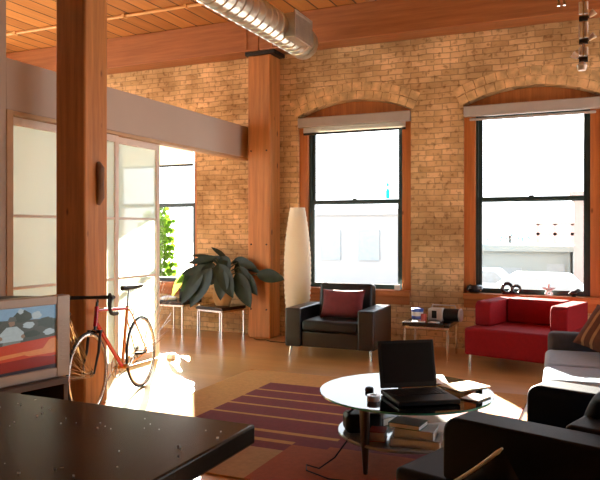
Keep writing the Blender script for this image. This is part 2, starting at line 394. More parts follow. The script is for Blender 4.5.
# arches of brick-on-edge voussoirs over every window, two rings
def arch(x0, x1):
    m = MB(); h = CROWN - SPRING; w = (x1 - x0) / 2; rad = (w * w + h * h) / (2 * h); cx = (x0 + x1) / 2; cz = CROWN - rad
    half = math.asin(w / rad) + .02
    for ring in range(2):
        r0 = rad + .006 + ring * .118; r1 = r0 + .108; k = 11 - 0 * ring if ring == 0 else 12
        k = int(2 * half * (r0 + .05) / (.115 if ring == 0 else .13))
        for i in range(k):
            a0 = -half + 2 * half * (i + .03) / k; a1 = -half + 2 * half * (i + .97) / k; dy = random.uniform(.004, .012)
            P = [(cx + sin(a) * r, cz + cos(a) * r) for a, r in ((a0, r0), (a1, r0), (a1, r1), (a0, r1))]
            m.prism(P, 'y', YW - dy, YW + .02)
    return m
am = mat('arch_brick', (.67, .46, .225), .85, 0, .35, 7, .6, 30, spec=.2)
for x0, x1 in OPEN: arch(x0, x1).build('brick_arch', am, wall_back, bevel=.004, seg=1)

# wall between living room and the left room: solid near the camera, header over sliding doors further on
wp = MB(); XP = -4.7
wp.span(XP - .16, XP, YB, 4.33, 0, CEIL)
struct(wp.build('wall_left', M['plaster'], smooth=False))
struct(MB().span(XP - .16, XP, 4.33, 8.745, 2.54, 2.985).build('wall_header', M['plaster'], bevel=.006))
# outer walls out of view; openings added and sized to fill the rooms with daylight
def wall_x(name, x, y0, y1, ops, th, m):
    b = MB(); p = y0
    for a, c, z0, z1 in ops:
        b.span(x, x + th, p, a, 0, CEIL); b.span(x, x + th, a, c, 0, z0); b.span(x, x + th, a, c, z1, CEIL); p = c
    b.span(x, x + th, p, y1, 0, CEIL)
    return struct(b.build(name, m, smooth=False))
wall_x('wall_right', XR, YB - .3, YW, [(4.2, 6.3, .6, 3.3), (6.6, 8.5, .6, 3.3)], .3, M['brick'])
wall_x('wall_far_left', XL - .3, YB - .3, YW, [(1.0, 3.4, .4, 3.8), (4.2, 7.4, .4, 3.8)], .3, M['white_plaster'])
struct(MB().span(XL, XR, YB - .3, YB, 0, CEIL).build('wall_front', M['cabinet'], smooth=False))  # unseen wall, kept dark to cut light bouncing back onto the post

# ------------------------------------------------------------------ windows
def window(idx, x0, x1, cw):
    r = sroot('window_%d' % idx, ((x0 + x1) / 2, YW, SILL)); o = Vector(r.location)
    w = (x1 - x0) / 2; zs, ze = .1, 2.40 + .0
    def L(z): return z - SILL
    for sgn in (-1, 1):
        c = MB(); a, b = sorted((sgn * w, sgn * (w - cw))); c.span(a, b, .05, .2, 0, L(SPRING) - .01)
        c.build('casing', M['casing'], r, bevel=.004)
    h = MB(); P = [(-w, L(3.0)), (w, L(3.0))] + [(w - 2 * w * i / 20, L(arc_z(x1 - (x1 - x0) * i / 20, x0, x1)) - .004) for i in range(21)]
    h.prism(P, 'y', .15, .2); h.build('arched_head_panel', M['casing'], r)
    sl = MB(); sl.span(-w + .004, w - .004, -.055, .24, .004, .085); sl.build('sill', M['sillwood'], r, bevel=.008)
    ap = MB(); ap.span(-w + .01, w - .01, -.022, -.001, -.1, .003); ap.build('apron', M['sillwood'], r, bevel=.004)
    iw = w - cw; fwid = .075; zt = L(3.0); zb = .086
    f = MB()
    f.span(-iw, -iw + .03, .1, .19, zb, zt); f.span(iw - .03, iw, .1, .19, zb, zt); f.span(-iw + .03, iw - .03, .1, .19, zt - .03, zt); f.build('outer_frame', M['sash'], r, bevel=.003)
    zm = L(1.885)
    for nm, y0, a, b in (('lower_sash', .105, zb, zm + .03), ('upper_sash', .145, zm - .03, zt - .03)):
        s = MB(); bb = .06 if nm == 'lower_sash' else .05
        s.span(-iw + .03, -iw + fwid, y0, y0 + .035, a, b); s.span(iw - fwid, iw - .03, y0, y0 + .035, a, b)
        s.span(-iw + fwid, iw - fwid, y0, y0 + .035, a, a + bb); s.span(-iw + fwid, iw - fwid, y0, y0 + .035, b - .045, b)
        so = s.build(nm, M['sash'], r, bevel=.003)
        p = MB(); p.span(-iw + fwid - .01, iw - fwid + .01, y0 + .015, y0 + .019, a + bb - .01, b - .035)
        p.build('pane', M['pane'], so, smooth=False)
    lk = MB(); lk.span(-.03, .03, .09, .106, zm + .028, zm + .045); lk.build('sash_lock', M['iron'], r, bevel=.004)
    return r
window(1, *OPEN[1], .13); window(2, *OPEN[2], .14); window(3, *OPEN[0], .06)
def blind(x0, x1, label, drop):
    t = thing('roller_blind', label, 'blind', ((x0 + x1) / 2, YW, 2.93), group='roller blinds over the windows'); w = (x1 - x0) / 2 - .006
    c = MB(); c.span(-w, w, -.03, .046, 0, .135); c.build('cassette', M['blind'], t, bevel=.012, seg=3)
    if drop > .05:
        s = MB(); s.span(-w + .07, w - .07, .02, .023, -drop, .01); s.build('fabric', M['shade'], t, smooth=False)
    b = MB(); b.span(-w + .07, w - .07, .012, .034, -drop - .03, -drop); b.build('bottom_bar', M['blind'] if drop < .05 else M['iron'], t, bevel=.005)
blind(*OPEN[1], 'grey roller blind cassette rolled up above the black armchair window', .075)
blind(*OPEN[2], 'grey roller blind cassette rolled up above the red chair window', .02)
blind(*OPEN[0], 'white roller blind part lowered in the window behind the plant table', .43)

# ------------------------------------------------------------------ timber frame
def post(label, x0, x1, y0, y1, top, name='timber_post'):
    t = thing(name, label, 'post', ((x0 + x1) / 2, (y0 + y1) / 2, 0), group='timber posts'); w, d = (x1 - x0) / 2, (y1 - y0) / 2
    MB().span(-w, w, -d, d, 0, top).build('shaft', M['post'], t, bevel=.018)
    return t, w, d
t, w, d = post('thick square timber post in front of the sliding glass doors beside the bicycle', -4.30, -3.98, 4.49, 4.78, CEIL)
k = MB(); k.tube([(w + .0, .02, 1.72), (w + .025, .02, 1.78), (w + .03, .015, 1.92), (w + .025, .02, 2.03), (w, .02, 2.08)], [.02, .035, .03, .036, .02], 10)  # raised piece standing in for a notch carved into the post
k.build('post_notch', mat('grey_notch_wood', (.20, .12, .075), .8), t)
t, w, d = post('square timber post standing against the brick wall by the paper lamp', -4.56, -4.21, 8.42, 8.745, 3.93)
MB().span(-w - .04, w + .07, -d - .012, d, 3.93, 3.985).build('cap_plate', M['iron'], t, bevel=.006)
for x in (-.12, .12):
    for z in (.4, 1.3, 2.6): MB().cyl((x, -d + .002, z), (x, -d - .012, z), .012, n=8).build('bolt_head', M['iron'], t)
bm_ = thing('ceiling_beam', 'heavy timber beam running under the ceiling along the brick wall', 'beam', (-3.2, 8.6, 3.99))
MB().span(XL - .2 + 3.2, -1.18, -.2, .148, 0, .458).build('beam_length', M['beam'], bm_, bevel=.012)
MB().span(-1.172, XR + 3.2, -.2, .148, 0, .458).build('beam_length', M['beam'], bm_, bevel=.012)
st = MB(); st.span(-1.4, -1.36, -.212, -.2, .02, .44); st.span(-1.0, -.96, -.212, -.2, .02, .44); st.build('iron_strap', M['beam'], bm_)

cd = MB(); cd.cyl((XL, 7.55, 4.425), (-3.75, 7.55, 4.425), .022, n=10)
for x in range(-9, -3, 1): cd.span(x - .02, x + .02, 7.51, 7.59, 4.4, 4.449)
tag(cd.build('conduit', mat('pale_conduit', (.72, .42, .16), .4, .1)), 'thin pale conduit pipe running across the board ceiling', 'pipe')

# ------------------------------------------------------------------ spiral duct
DX, DZ, DR = -3.51, 3.87, .175
t = thing('air_duct', 'round galvanised spiral duct hanging below the board ceiling', 'duct', (DX, 0, DZ))
prof = []; y = -2.4
while y < 7.9:
    prof += [(DR, y), (DR, y + .115), (DR + .012, y + .125), (DR + .012, y + .14)]; y += .15
mrot = Matrix(((1, 0, 0), (0, 0, 1), (0, -1, 0)))  # lathe axis -> +Y
MB().lathe(prof, n=36, m=mrot).build('duct_pipe', M['galv'], t, angle=25)
MB().lathe([(DR - .02, 7.9), (DR + .02, 7.9), (DR + .02, 7.99), (DR - .02, 7.99)], n=36, m=mrot).build('end_collar', M['galv'], t)
bx = MB(); bx.span(.06, .26, 7.14, 7.6, -.14, .14); bx.build('takeoff_box', M['galv'], t, bevel=.006)
g = MB(); g.span(.26, .272, 7.12, 7.62, -.16, -.13); g.span(.26, .272, 7.12, 7.62, .13, .16); g.span(.26, .272, 7.12, 7.15, -.13, .13); g.span(.26, .272, 7.59, 7.62, -.13, .13)
for i in range(9): g.box((.264, 7.37, -.112 + i * .028), (.012, .44, .004), Euler((0, .6, 0)))
g.build('grille', M['grille'], t)
for y in (1.2, 3.6, 6.2):
    for x in (-.1, .1): MB().cyl((x, y, DR * .7), (x, y, CEIL - DZ - .002), .006, n=6).build('hanger_rod', M['iron'], t)

# ------------------------------------------------------------------ sliding frosted glass doors (left wall line)
jb = MB(); jb.span(XP - .15, XP + .012, 4.33, 4.40, 0, 2.54); struct(jb.build('trim_1', M['jamb'], bevel=.004))
tk = MB(); tk.span(XP - .13, XP - .005, 4.40, 8.74, 2.505, 2.54); struct(tk.build('trim_2', M['jamb'], bevel=.004))
def sliding(idx, y0, y1, x, hz=2.503):
    r = sroot('door_%d' % idx, (x, (y0 + y1) / 2, 0)); w = (y1 - y0) / 2; st = .06
    f = MB()
    f.span(-.02, .02, -w, -w + st, .01, hz); f.span(-.02, .02, w - st, w, .01, hz)
    f.span(-.02, .02, -w + st, w - st, .01, .1); f.span(-.02, .02, -w + st, w - st, hz - .07, hz)
    f.build('door_frame', M['alu'], r, bevel=.004)
    zs = [.1, .98, 1.625, hz - .07]
    for z in zs[1:3]:
        b = MB(); b.span(-.016, .016, -w + st, w - st, z - .012, z + .012); b.build('glazing_bar', M['alu'], r, bevel=.003)
    for a, b_ in zip(zs, zs[1:]):
        p = MB(); p.span(-.004, .004, -w + st - .008, w - st + .008, a + .004, b_ - .004); p.build('frosted_pane', M['frost'], r, smooth=False)
sliding(1, 4.42, 5.22, XP - .1)
sliding(2, 5.12, 5.86, XP - .05)
sliding(3, 5.80, 6.66, XP - .1)

# ------------------------------------------------------------------ rug
rx0, rx1, ry0, ry1 = -3.45, -.62, 3.60, 6.46
ys = [ry0, 4.16, 4.30, 4.36, 4.50, 4.555, 4.86, 4.90, 5.14, 5.18, 5.40, 5.44, 5.66, 5.70, 5.97, ry1]
ycol = ['rust', 'maroon', 'gold', 'maroon', 'gold', 'maroon', 'gold', 'maroon', 'gold', 'maroon', 'gold', 'maroon', 'gold', 'maroon', 'gold']
xs = [rx0, -2.98, -1.98, -1.72, rx1]
rb = MB(); mm = ['rug_maroon', 'rug_gold', 'rug_tan', 'rug_rust']; z1 = .012
for j in range(len(ycol)):
    for i in range(4):
        c = ycol[j]
        if j == 14: c = 'gold'
        elif i == 0: c = 'gold'
        if j == 0: c = 'tan' if i <= 1 else 'rust'
        if j in (2, 4) and i == 3: c = 'rust' if j == 2 else 'maroon'
        if j == 4 and i == 2: c = 'gold'
        if j == 2 and i == 2: c = 'maroon'
        if j == 1 and i >= 2: c = 'rust'
        rb.mi = mm.index('rug_' + c)
        rb.quad((xs[i], ys[j], z1), (xs[i + 1], ys[j], z1), (xs[i + 1], ys[j + 1], z1), (xs[i], ys[j + 1], z1))
rb.mi = 1
bmesh.ops.remove_doubles(rb.bm, verts=rb.bm.verts, dist=1e-4)
for a, b in (((rx0, ry0), (rx1, ry0)), ((rx1, ry0), (rx1, ry1)), ((rx1, ry1), (rx0, ry1)), ((rx0, ry1), (rx0, ry0))):
    rb.quad((*a, .001), (*b, .001), (*b, z1), (*a, z1))
tag(rb.build('rug', [M[k] for k in mm], smooth=False), 'large maroon rug with thin gold stripes and gold border on the wood floor', 'rug')

# ------------------------------------------------------------------ black leather armchairs
def armchair(label, loc, rz, protrude=0., rounded=.02, group=None):
    t = thing('leather_armchair', label, 'armchair', loc, rz, group)
    W, Dp, aw, ah = .55, .40, .20, .575
    f0 = -Dp - protrude
    MB().span(-W + aw, W - aw, f0 + .03, Dp - .1, .12, .30).build('seat_base', M['leather'], t, bevel=.012)
    for s_ in (-1, 1):
        a, b = sorted((s_ * W, s_ * (W - aw + .001))); MB().span(a, b, -Dp, Dp - .02, .12, ah).build('armrest', M['leather'], t, bevel=rounded, seg=4)
    cu = MB(); cu.span(-W + aw + .005, W - aw - .005, f0, Dp - .24, .302, .435); cu.build('seat_cushion', M['leatherb'], t, bevel=.045, seg=5)
    MB().box((0, Dp - .1, .48), (2 * (W - aw) - .01, .2, .70), Euler((R(-7), 0, 0))).build('backrest', M['leatherb'], t, bevel=.04, seg=4)
    MB().span(-W + aw + .002, W - aw - .002, Dp - .05, Dp + .02, .12, .56).build('back_panel', M['leather'], t, bevel=.012)
    for x in (-W + .06, W - .06):
        for y, dy in ((-Dp + .06, -.02), (Dp - .09, .02)):
            MB().cyl((x, y, .121), (x + math.copysign(.015, x), y + dy, 0), .018, .012, 12).build('leg', M['chrome'], t)
    return t
armchair('black leather armchair under the window beside the paper floor lamp', (-2.95, 7.78, 0), R(2))
# cushions
def lit_edge(w, h, mm, dz, m, parent):  # pale strip along one cushion edge, painting the light that catches it
    P = [mm @ Vector((-(1 - .07 * (1 - v * v)) * w / 2, 0, v * h / 2)) + Vector((0, 0, dz)) for v in [-1 + i / 8 for i in range(17)]]
    MB().tube(P, [.004] + [.009] * 15 + [.004], 8).build('lit_edge', M['edgelight'], parent)['label'] = 'painted light along the edge'
def cushion(name, label, w, h, t, loc, eul, m, cat='cushion', stripes=None):
    mm = Euler(eul).to_matrix(); b = MB().pillow(w, h, t, mm, stripes=stripes)
    # lowest point to z = loc.z
    lo = min(v.co.z for v in b.bm.verts)
    bmesh.ops.translate(b.bm, vec=(0, 0, -lo), verts=b.bm.verts)
    o = tag(b.build(name, m, loc=loc, angle=80), label, cat)
    o['group'] = 'loose cushions on the seats'
    if name == 'floor_cushion':
        del o['group']
    if name == 'floor_cushion': lit_edge(w, h, mm, -lo, M['greyfab'], o)
    return o
cushion('throw_cushion', 'maroon square cushion on the black armchair by the window', .54, .36, .17, (-2.90, 7.76, .437), (R(-20), 0, R(3)), M['maroon'])
cushion('throw_cushion', 'dark cushion propped against the back of the near black armchair', .46, .42, .14, (.0, 3.33, .434), (R(-20), 0, R(-108)), M['blackfab'])
fc = cushion('floor_cushion', 'dark cushion with a painted lit edge leaning against the outer side of the near armchair', .48, .47, .12, (-.40, 2.68, .002), (R(-7), R(52), R(-18.4)), M['blackfab'])

# ------------------------------------------------------------------ block armchairs: platform with set back low arms
def block_chair(name, label, loc, rz, m):
    t = thing(name, label, 'armchair', loc, rz)
    W, Dp = 1.06, .95
    MB().span(0, W, 0, Dp, .13, .43).build('seat_base', m, t, bevel=.03, seg=4)
    A = [(.30, .432), (Dp - .005, .432), (Dp - .005, .70)] + [(.31 - .07 + .07 - .07 * sin(R(k * 15)), .63 + .07 * cos(R(k * 15))) for k in range(7)] + [(.24, .432)]
    for a, b in ((.02, .20), (W - .20, W - .02)):
        MB().prism(A[1:], 'x', a, b).build('armrest', m, t, bevel=.014, seg=3)
    MB().span(.203, W - .203, Dp - .26, Dp - .005, .432, .71).build('backrest', m, t, bevel=.025, seg=3)
    for x in (.05, W - .05):
        for y in (.05, Dp - .06): MB().cyl((x, y, .131), (x, y, 0), .016, n=12).build('leg', M['chrome'], t)
    return t
block_chair('red_armchair', 'red wool armchair with low block arms under the right window', (-1.42, 7.60, 0), R(-15), M['red'])
block_chair('dark_armchair', 'black block armchair with its side turned close to the camera', (-.54, 4.0, 0), R(-108.4), M['blackfab'])

# ------------------------------------------------------------------ grey sofa (faces the television)
t = thing('grey_sofa', 'light grey fabric sofa in the sun at the right edge', 'sofa', (.02, 5.70, 0), R(3.5))
x0, x1, y0, y1 = -.46, .52, -.93, .98
MB().span(x0 + .04, x1 - .18, y0 + .2, y1 - .2, .1, .29).build('seat_base', M['greyfab'], t, bevel=.02, seg=3)
ym = (y0 + y1) / 2
for a, b in ((y0 + .205, ym - .004), (ym + .004, y1 - .205)):
    MB().span(x0, x1 - .2, a, b, .292, .445).build('seat_cushion', M['greyfab'], t, bevel=.05, seg=5)
    MB().box((x1 - .27, (a + b) / 2, .62), (.18, b - a - .02, .36), Euler((0, R(12), 0))).build('back_cushion', M['greyfab'], t, bevel=.05, seg=5)
MB().span(x0 + .02, x1 - .02, y0, y0 + .2, .1, .52).build('armrest', M['greyfab'], t, bevel=.05, seg=5)
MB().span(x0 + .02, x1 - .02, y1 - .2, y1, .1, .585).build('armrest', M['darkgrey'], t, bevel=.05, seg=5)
MB().span(x1 - .16, x1, y0 + .2, y1 - .2, .1, .74).build('backrest', M['greyfab'], t, bevel=.04, seg=4)
for x in (x0 + .1, x1 - .08):
    for y in (y0 + .08, y1 - .08): MB().cyl((x, y, .101), (x, y, 0), .02, n=12).build('leg', M['chrome'], t)
cushion('throw_cushion', 'brown striped cushion leaning in the corner of the grey sofa', .42, .40, .14, (.0, 6.26, .447), (R(-34), R(12), R(-40)), [M['brown'], M['stripe']],
        stripes=lambda i: 1 if i in (3, 6, 10) else 0)

# ------------------------------------------------------------------ black topped chrome side tables
def side_table(label, loc, rz, size=.55, h=.42, group='black topped chrome side tables'):
    t = thing('side_table', label, 'table', loc, rz, group); s_ = size / 2
    MB().span(-s_, s_, -s_, s_, h - .045, h).build('tabletop', M['blacktop'], t, bevel=.005)
    ra = MB()
    for a in (-1, 1):
        ra.span(-s_ + .02, s_ - .02, a * (s_ - .022) - .011, a * (s_ - .022) + .011, h - .07, h - .046); ra.span(a * (s_ - .022) - .011, a * (s_ - .022) + .011, -s_ + .033, s_ - .033, h - .07, h - .046)
    ra.build('frame_rails', M['chrome'], t)
    for x in (-1, 1):
        for y in (-1, 1): MB().box((x * (s_ - .022), y * (s_ - .022), (h - .071) / 2), (.024, .024, h - .071)).build('leg', M['chrome'], t, bevel=.003)
    return t
side_table('low black topped chrome table between the armchairs holding the radio', (-1.90, 8.09, 0), 0)
side_table('low black topped chrome table carrying the big potted plant', (-4.98, 8.40, 0), R(-12), .50, .43)
side_table('black topped chrome table in the next room below the window', (-5.74, 8.45, 0), 0, .50, .47)

# things on the radio table
z = .42
t = thing('portable_radio', 'silver portable radio lying on the low table by the brick wall', 'radio', (-1.76, 8.10, z + .001), R(-4))
b = MB(); b.span(-.16, .02, -.08, .08, 0, .15); b.build('body', M['silverplastic'], t, bevel=.02, seg=3)
b = MB(); b.span(-.11, -.05, -.086, -.079, .035, .125); b.build('cassette_window', M['blackplastic'], t, bevel=.004)
b = MB(); b.cyl((.021, 0, .075), (.20, 0, .075), .075, n=28); b.build('speaker_barrel', M['tvdark'], t)
b = MB(); b.lathe([(.0, 0), (.072, 0), (.078, .006), (.078, .02), (.07, .028), (0, .028)], (.20, 0, .078), 28, Matrix(((0, 0, 1), (0, 1, 0), (-1, 0, 0)))); b.build('end_cap', M['silverplastic'], t)
b = MB(); b.tube([(-.14, .02, .15), (-.13, .02, .185), (.14, .02, .185), (.15, .02, .15)], .007, 8); b.build('handle', M['silverplastic'], t)
t = thing('tin', 'round blue and white tin beside the radio on the low table', 'tin', (-2.06, 8.08, z + .001))
MB().lathe([(0, 0), (.066, 0), (.068, .004), (.068, .10), (0, .10)]).build('body', [M['whiteplastic']], t)
MB().lathe([(.0691, .012), (.0691, .05)]).build('printed_band', M['blue'], t)
MB().lathe([(0, .1005), (.071, .1005), (.071, .13), (.06, .137), (0, .137)]).build('lid', M['blue'], t)
cn = MB().lathe([(0, 0), (.03, 0), (.033, .004), (.033, .08), (.028, .09), (0, .09)]); tag(cn.build('can', M['bookred'], loc=(-1.955, 7.96, z + .001)), 'small red can in front of the radio', 'can')
for i, (x, y, a, mt, lb) in enumerate(((-2.0, 7.90, 8, 'paperwhite', 'white leaflet on the low table in front of the blue tin'), (-1.82, 7.90, -12, 'paperwhite', 'folded white card in front of the radio'))):
    p = MB().box((0, 0, .004), (.15 - .04 * i, .09, .008)); tag(p.build('leaflet', M[mt], loc=(x, y, z + .001), rot=(0, 0, R(a))), lb, 'paper')

# ------------------------------------------------------------------ paper floor lamp
t = thing('paper_floor_lamp', 'tall tapered white paper floor lamp beside the timber post', 'lamp', (-3.77, 8.36, 0))
prof = []; H0, H1 = .05, 1.80; n = 26
def lamp_r(u):
    return .078 + (.155 - .078) * (sin(pi * min(1, (u * .92 + .10))) ** .8) if u < .97 else .09
for i in range(n + 1):
    u = i / n; r = .095 + .093 * max(0, sin(pi * (u * .97 + .02))) ** .85
    prof += [(r, H0 + (H1 - H0) * u)]
    if i < n: prof += [(r - .010, H0 + (H1 - H0) * (u + .5 / n))]
sh = MB(); 
rings = []
for r, zz in prof: rings.append(sh.ring(Vector((0, 0, zz)), Vector((1, 0, 0)), Vector((0, 1, 0)), r, 32))
for A, B in zip(rings, rings[1:]):
    for j in range(32): sh._f([A[j], A[(j + 1) % 32], B[(j + 1) % 32], B[j]])
sh.build('lamp_shade', M['paper'], t, angle=70)
MB().lathe([(0, 0), (.09, 0), (.09, .02), (.02, .03), (.012, .06), (.012, 1.0), (0, 1.0)]).build('base_rod', M['iron'], t)
MB().lathe([(0, 1.001), (.02, 1.001), (.045, 1.05), (.05, 1.1), (.03, 1.15), (0, 1.16)]).build('bulb', M['ceramic'], t)
cr = MB(); cr.tube([(-3.80, 8.25, .008), (-3.9, 8.18, .008), (-4.1, 8.2, .008), (-4.2, 8.28, .008), (-4.32, 8.24, .008), (-4.4, 8.3, .008)], .006, 6)
tag(cr.build('lamp_cord', M['blackplastic']), 'black cord lying on the floor at the foot of the timber post', 'cord')

# ------------------------------------------------------------------ potted plant
t = thing('potted_plant', 'big dark leaved plant in a tan pot on the low table', 'plant', (-4.94, 8.38, .431))
MB().lathe([(0, 0), (.085, 0), (.1, .01), (.135, .1), (.14, .19), (.128, .235), (.12, .25), (.112, .25), (.112, .22), (0, .22)]).build('pot', M['pot'], t)
MB().lathe([(0, .221), (.11, .221), (.08, .235), (0, .24)]).build('soil', M['soil'], t)
lv = MB(); sm = MB()
def leaf(mb, base, tip, width, droop=.1, fold=.15, n=9, up=Vector((0, 0, 1))):
    base, tip = Vector(base), Vector(tip); ax = tip - base; L = ax.length
    side = ax.cross(up); side = side.normalized() if side.length > 1e-3 else Vector((1, 0, 0)); nr = side.cross(ax).normalized()
    rows = []
    for i in range(n + 1):
        u = i / n; w = width * (sin(pi * u ** .85) ** .8 if 0 < u < 1 else .02); c = base + ax * u + Vector((0, 0, -droop * (u * u) + droop * u * .3)) 
        rows.append([mb.bm.verts.new(c - side * w + nr * fold * w), mb.bm.verts.new(c - side * w * .5 + nr * fold * w * .35), mb.bm.verts.new(c), mb.bm.verts.new(c + side * w * .5 + nr * fold * w * .35), mb.bm.verts.new(c + side * w + nr * fold * w)])
    for A, B in zip(rows, rows[1:]):
        for j in range(4): mb._f([A[j], A[j + 1], B[j + 1], B[j]])
def stem(pts, r=.008): sm.tube(pts, r, 6)
# (leaf base, leaf tip, half width): x right, y away from the viewer, z up from the table
LV = [((.59, -.10, .46), (1.03, -.12, .44), .095), ((.30, -.16, .48), (.58, -.24, .05), .125), ((.14, -.22, .52), (.14, -.30, .14), .12),
      ((-.06, -.2, .54), (-.36, -.28, .02), .14), ((-.2, -.12, .58), (-.58, -.2, .22), .11), ((.06, -.2, .6), (.34, -.3, .18), .12),
      ((-.06, -.05, .68), (-.53, -.1, .62), .055), ((.08, 0, .65), (-.16, -.05, .86), .035), ((.27, -.05, .62), (.6, -.1, .58), .065),
      ((.32, -.1, .56), (.52, -.2, .28), .1), ((-.1, -.1, .6), (-.2, -.24, .3), .12), ((.18, -.1, .64), (-.04, -.26, .34), .12),
      ((.02, -.05, .7), (.2, -.22, .42), .12), ((-.14, -.02, .64), (-.44, -.14, .42), .1), ((.1, .1, .6), (.36, .14, .66), .07), ((-.05, .1, .6), (-.3, .16, .7), .06),
      ((.22, -.02, .6), (.46, -.1, .44), .1), ((-.12, .02, .66), (-.5, -.06, .74), .03), ((-.02, .05, .66), (-.1, .0, .82), .03), ((.16, .04, .64), (.42, -.06, .70), .035),
      ((.2, .02, .6), (.7, -.1, .5), .04), ((-.3, -.1, .54), (-.66, -.2, .36), .07), ((-.2, -.2, .5), (-.5, -.3, .06), .11), ((.36, -.12, .5), (.66, -.2, .22), .09)]
for e, tp, w in LV:
    stem([(0, 0, .23), (e[0] * .35, e[1] * .35, .23 + (e[2] - .23) * .75), e], .009)
    leaf(lv, e, tp, w, .05, up=Vector((0, -1, .3)))
lv.build('foliage', M['leaf'], t, angle=80, norm=False); sm.build('stems', M['stem'], t)
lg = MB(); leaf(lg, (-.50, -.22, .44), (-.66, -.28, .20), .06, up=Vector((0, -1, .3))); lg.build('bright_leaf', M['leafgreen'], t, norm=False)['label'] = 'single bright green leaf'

# things on the table in the next room
MB_ = MB().box((0, 0, .08), (.22, .14, .16)); tag(MB_.build('box', M['blackplastic'], loc=(-5.64, 8.56, .471), bevel=.01), 'small black box on the next room table under the window', 'box')
bg = MB(); bg.lathe([(0, 0), (.11, 0), (.13, .015), (.12, .04), (.08, .06), (0, .065)]); tag(bg.build('bowl', M['ceramic'], loc=(-5.86, 8.38, .471)), 'low white dish on the next room table', 'dish')
wb_ = MB().span(-.05, .05, -.04, .04, 0, .06); tag(wb_.build('power_adapter', M['whiteplastic'], loc=(-4.62, 6.66, .001), bevel=.01), 'small white adapter on the floor at the end of the sliding doors', 'adapter')

# leafy shrub outside the next room window
t = thing('leafy_shrub', 'green leafy shrub standing outside the next room window', 'shrub', (-9.42, 13.0, -1.2)); random.seed(11)
vs, vl = MB(), MB()
for k in range(13):
    a0 = 2 * pi * k / 13; rr = .18 + .5 * ((k * 7) % 13) / 13; top = 3.3 - .8 * rr + random.uniform(-.2, .1); pts = []
    for i in range(16):
        u = i / 15; q_ = rr * min(1, u * 2.2) * (1 - .35 * u)
        pts.append((cos(a0) * q_ + .05 * sin(i * 1.3 + k), sin(a0) * q_, top * u))
        if u < .12: continue
        for q in range(8):
            a = random.uniform(0, 2 * pi); b0 = Vector(pts[-1]); l = random.uniform(.11, .2)
            leaf(vl, b0, b0 + Vector((cos(a) * l, sin(a) * l * .6, random.uniform(-.12, .08))), l * .36, .02, n=4, up=Vector((0, -1, .4)))
    vs.tube(pts, [.018 - .001 * i for i in range(16)], 5)
vl.build('foliage', M['vineleaf'], t, norm=False); vs.build('stems', M['stem'], t)

# ------------------------------------------------------------------ window sill ornaments
SZ = SILL + .086
def ornament(name, mb_list, loc, label, cat):
    if len(mb_list) == 1: return tag(mb_list[0][0].build(name, mb_list[0][1], loc=loc), label, cat)
    t = thing(name, label, cat, loc)
    for nm, b, m in mb_list: b.build(nm, m, t)
ornament('bowl', [(MB().lathe([(0, 0), (.05, 0), (.09, .02), (.105, .055), (.095, .09), (.07, .105), (.06, .1), (.08, .06), (0, .03)]), M['guitar'])], (-1.60 + .1, 8.76, SZ), 'round black bowl at the left end of the right window sill', 'bowl')
a = MB(); a.tube([(.06 * cos(i / 10 * 2 * pi) - .045, 0, .075 + .06 * sin(i / 10 * 2 * pi)) for i in range(10)], .022, 8, closed=True)
a.tube([(.05 * cos(i / 10 * 2 * pi) + .06, .02, .06 + .05 * sin(i / 10 * 2 * pi)) for i in range(10)], .018, 8, closed=True); a.span(-.1, .1, -.03, .045, 0, .015)
ornament('sculpture', [(a, M['guitar'])], (-1.06, 8.76, SZ), 'small dark ring sculpture on the right window sill', 'sculpture')
st = MB()
for i in range(5):
    an = pi / 2 + i * 2 * pi / 5; st.tube([(0, 0, .075), (.075 * cos(an), 0, .075 + .075 * sin(an))], [.026, .008], 8)
st.cyl((0, 0, .02), (0, 0, 0), .03, .045, 12)
ornament('star_ornament', [(st, M['ceramic'])], (-.62, 8.76, SZ), 'small white star ornament on the right window sill', 'ornament')
bd = MB(); bd.tube([(-.06, 0, .03), (-.02, 0, .04), (.03, 0, .05), (.05, 0, .08), (.08, 0, .085)], [.006, .03, .034, .02, .004], 10); bd.cyl((0, 0, .02), (0, 0, 0), .012, .03, 10)
ornament('bird_figure', [(bd, M['guitar'])], (-.34, 8.76, SZ), 'little dark bird figure at the right end of the window sill', 'figure')
wbx = MB().span(-.035, .035, -.03, .03, 0, .075)
tag(wbx.build('box', M['paperwhite'], loc=(-2.50, 8.75, SZ), bevel=.004), 'small white box on the sill behind the black armchair', 'box')
t = thing('suncatcher', 'small cyan glass charm hanging in the left window', 'charm', (-2.655, 8.83, 1.92))
MB().lathe([(0, 0), (.022, 0), (.026, .02), (.026, .1), (.012, .13), (0, .135)], n=14).build('glass_body', M['cyan'], t)
MB().lathe([(0, .16), (.014, .165), (.016, .2), (0, .215)], n=10).build('bead', M['cyan'], t)
MB().cyl((0, 0, .13), (0, 0, 1.0), .0015, n=5).build('thread', M['iron'], t)

# ------------------------------------------------------------------ bicycle
t = thing('road_bicycle', 'red and gold road bicycle leaning at the timber post', 'bicycle', (-3.925, 4.85, 0), 0)
fw = Vector((-3.80, 4.34, 0)) - Vector((-4.05, 5.36, 0)); yaw = math.atan2(fw.y, fw.x)
t.rotation_euler = Euler((R(2.0), 0, yaw)) 
RW = .338; RA, FA = Vector((-.525, 0, RW)), Vector((.525, 0, RW))
BB, ST, HT, HB = Vector((-.105, 0, .275)), Vector((-.255, 0, .80)), Vector((.335, 0, .86)), Vector((.375, 0, .70))
f = MB(); f.mi = 0
f.tube([HT, HB], .019, 12); f.tube([HB + Vector((-.012, 0, .03)), BB], .017, 12); f.tube([HT + Vector((.008, 0, -.03)), ST + Vector((.008, 0, -.02))], .014, 12)
f.mi = 1
f.tube([ST, BB], .015, 12); f.cyl(BB + Vector((0, -.035, 0)), BB + Vector((0, .035, 0)), .021)
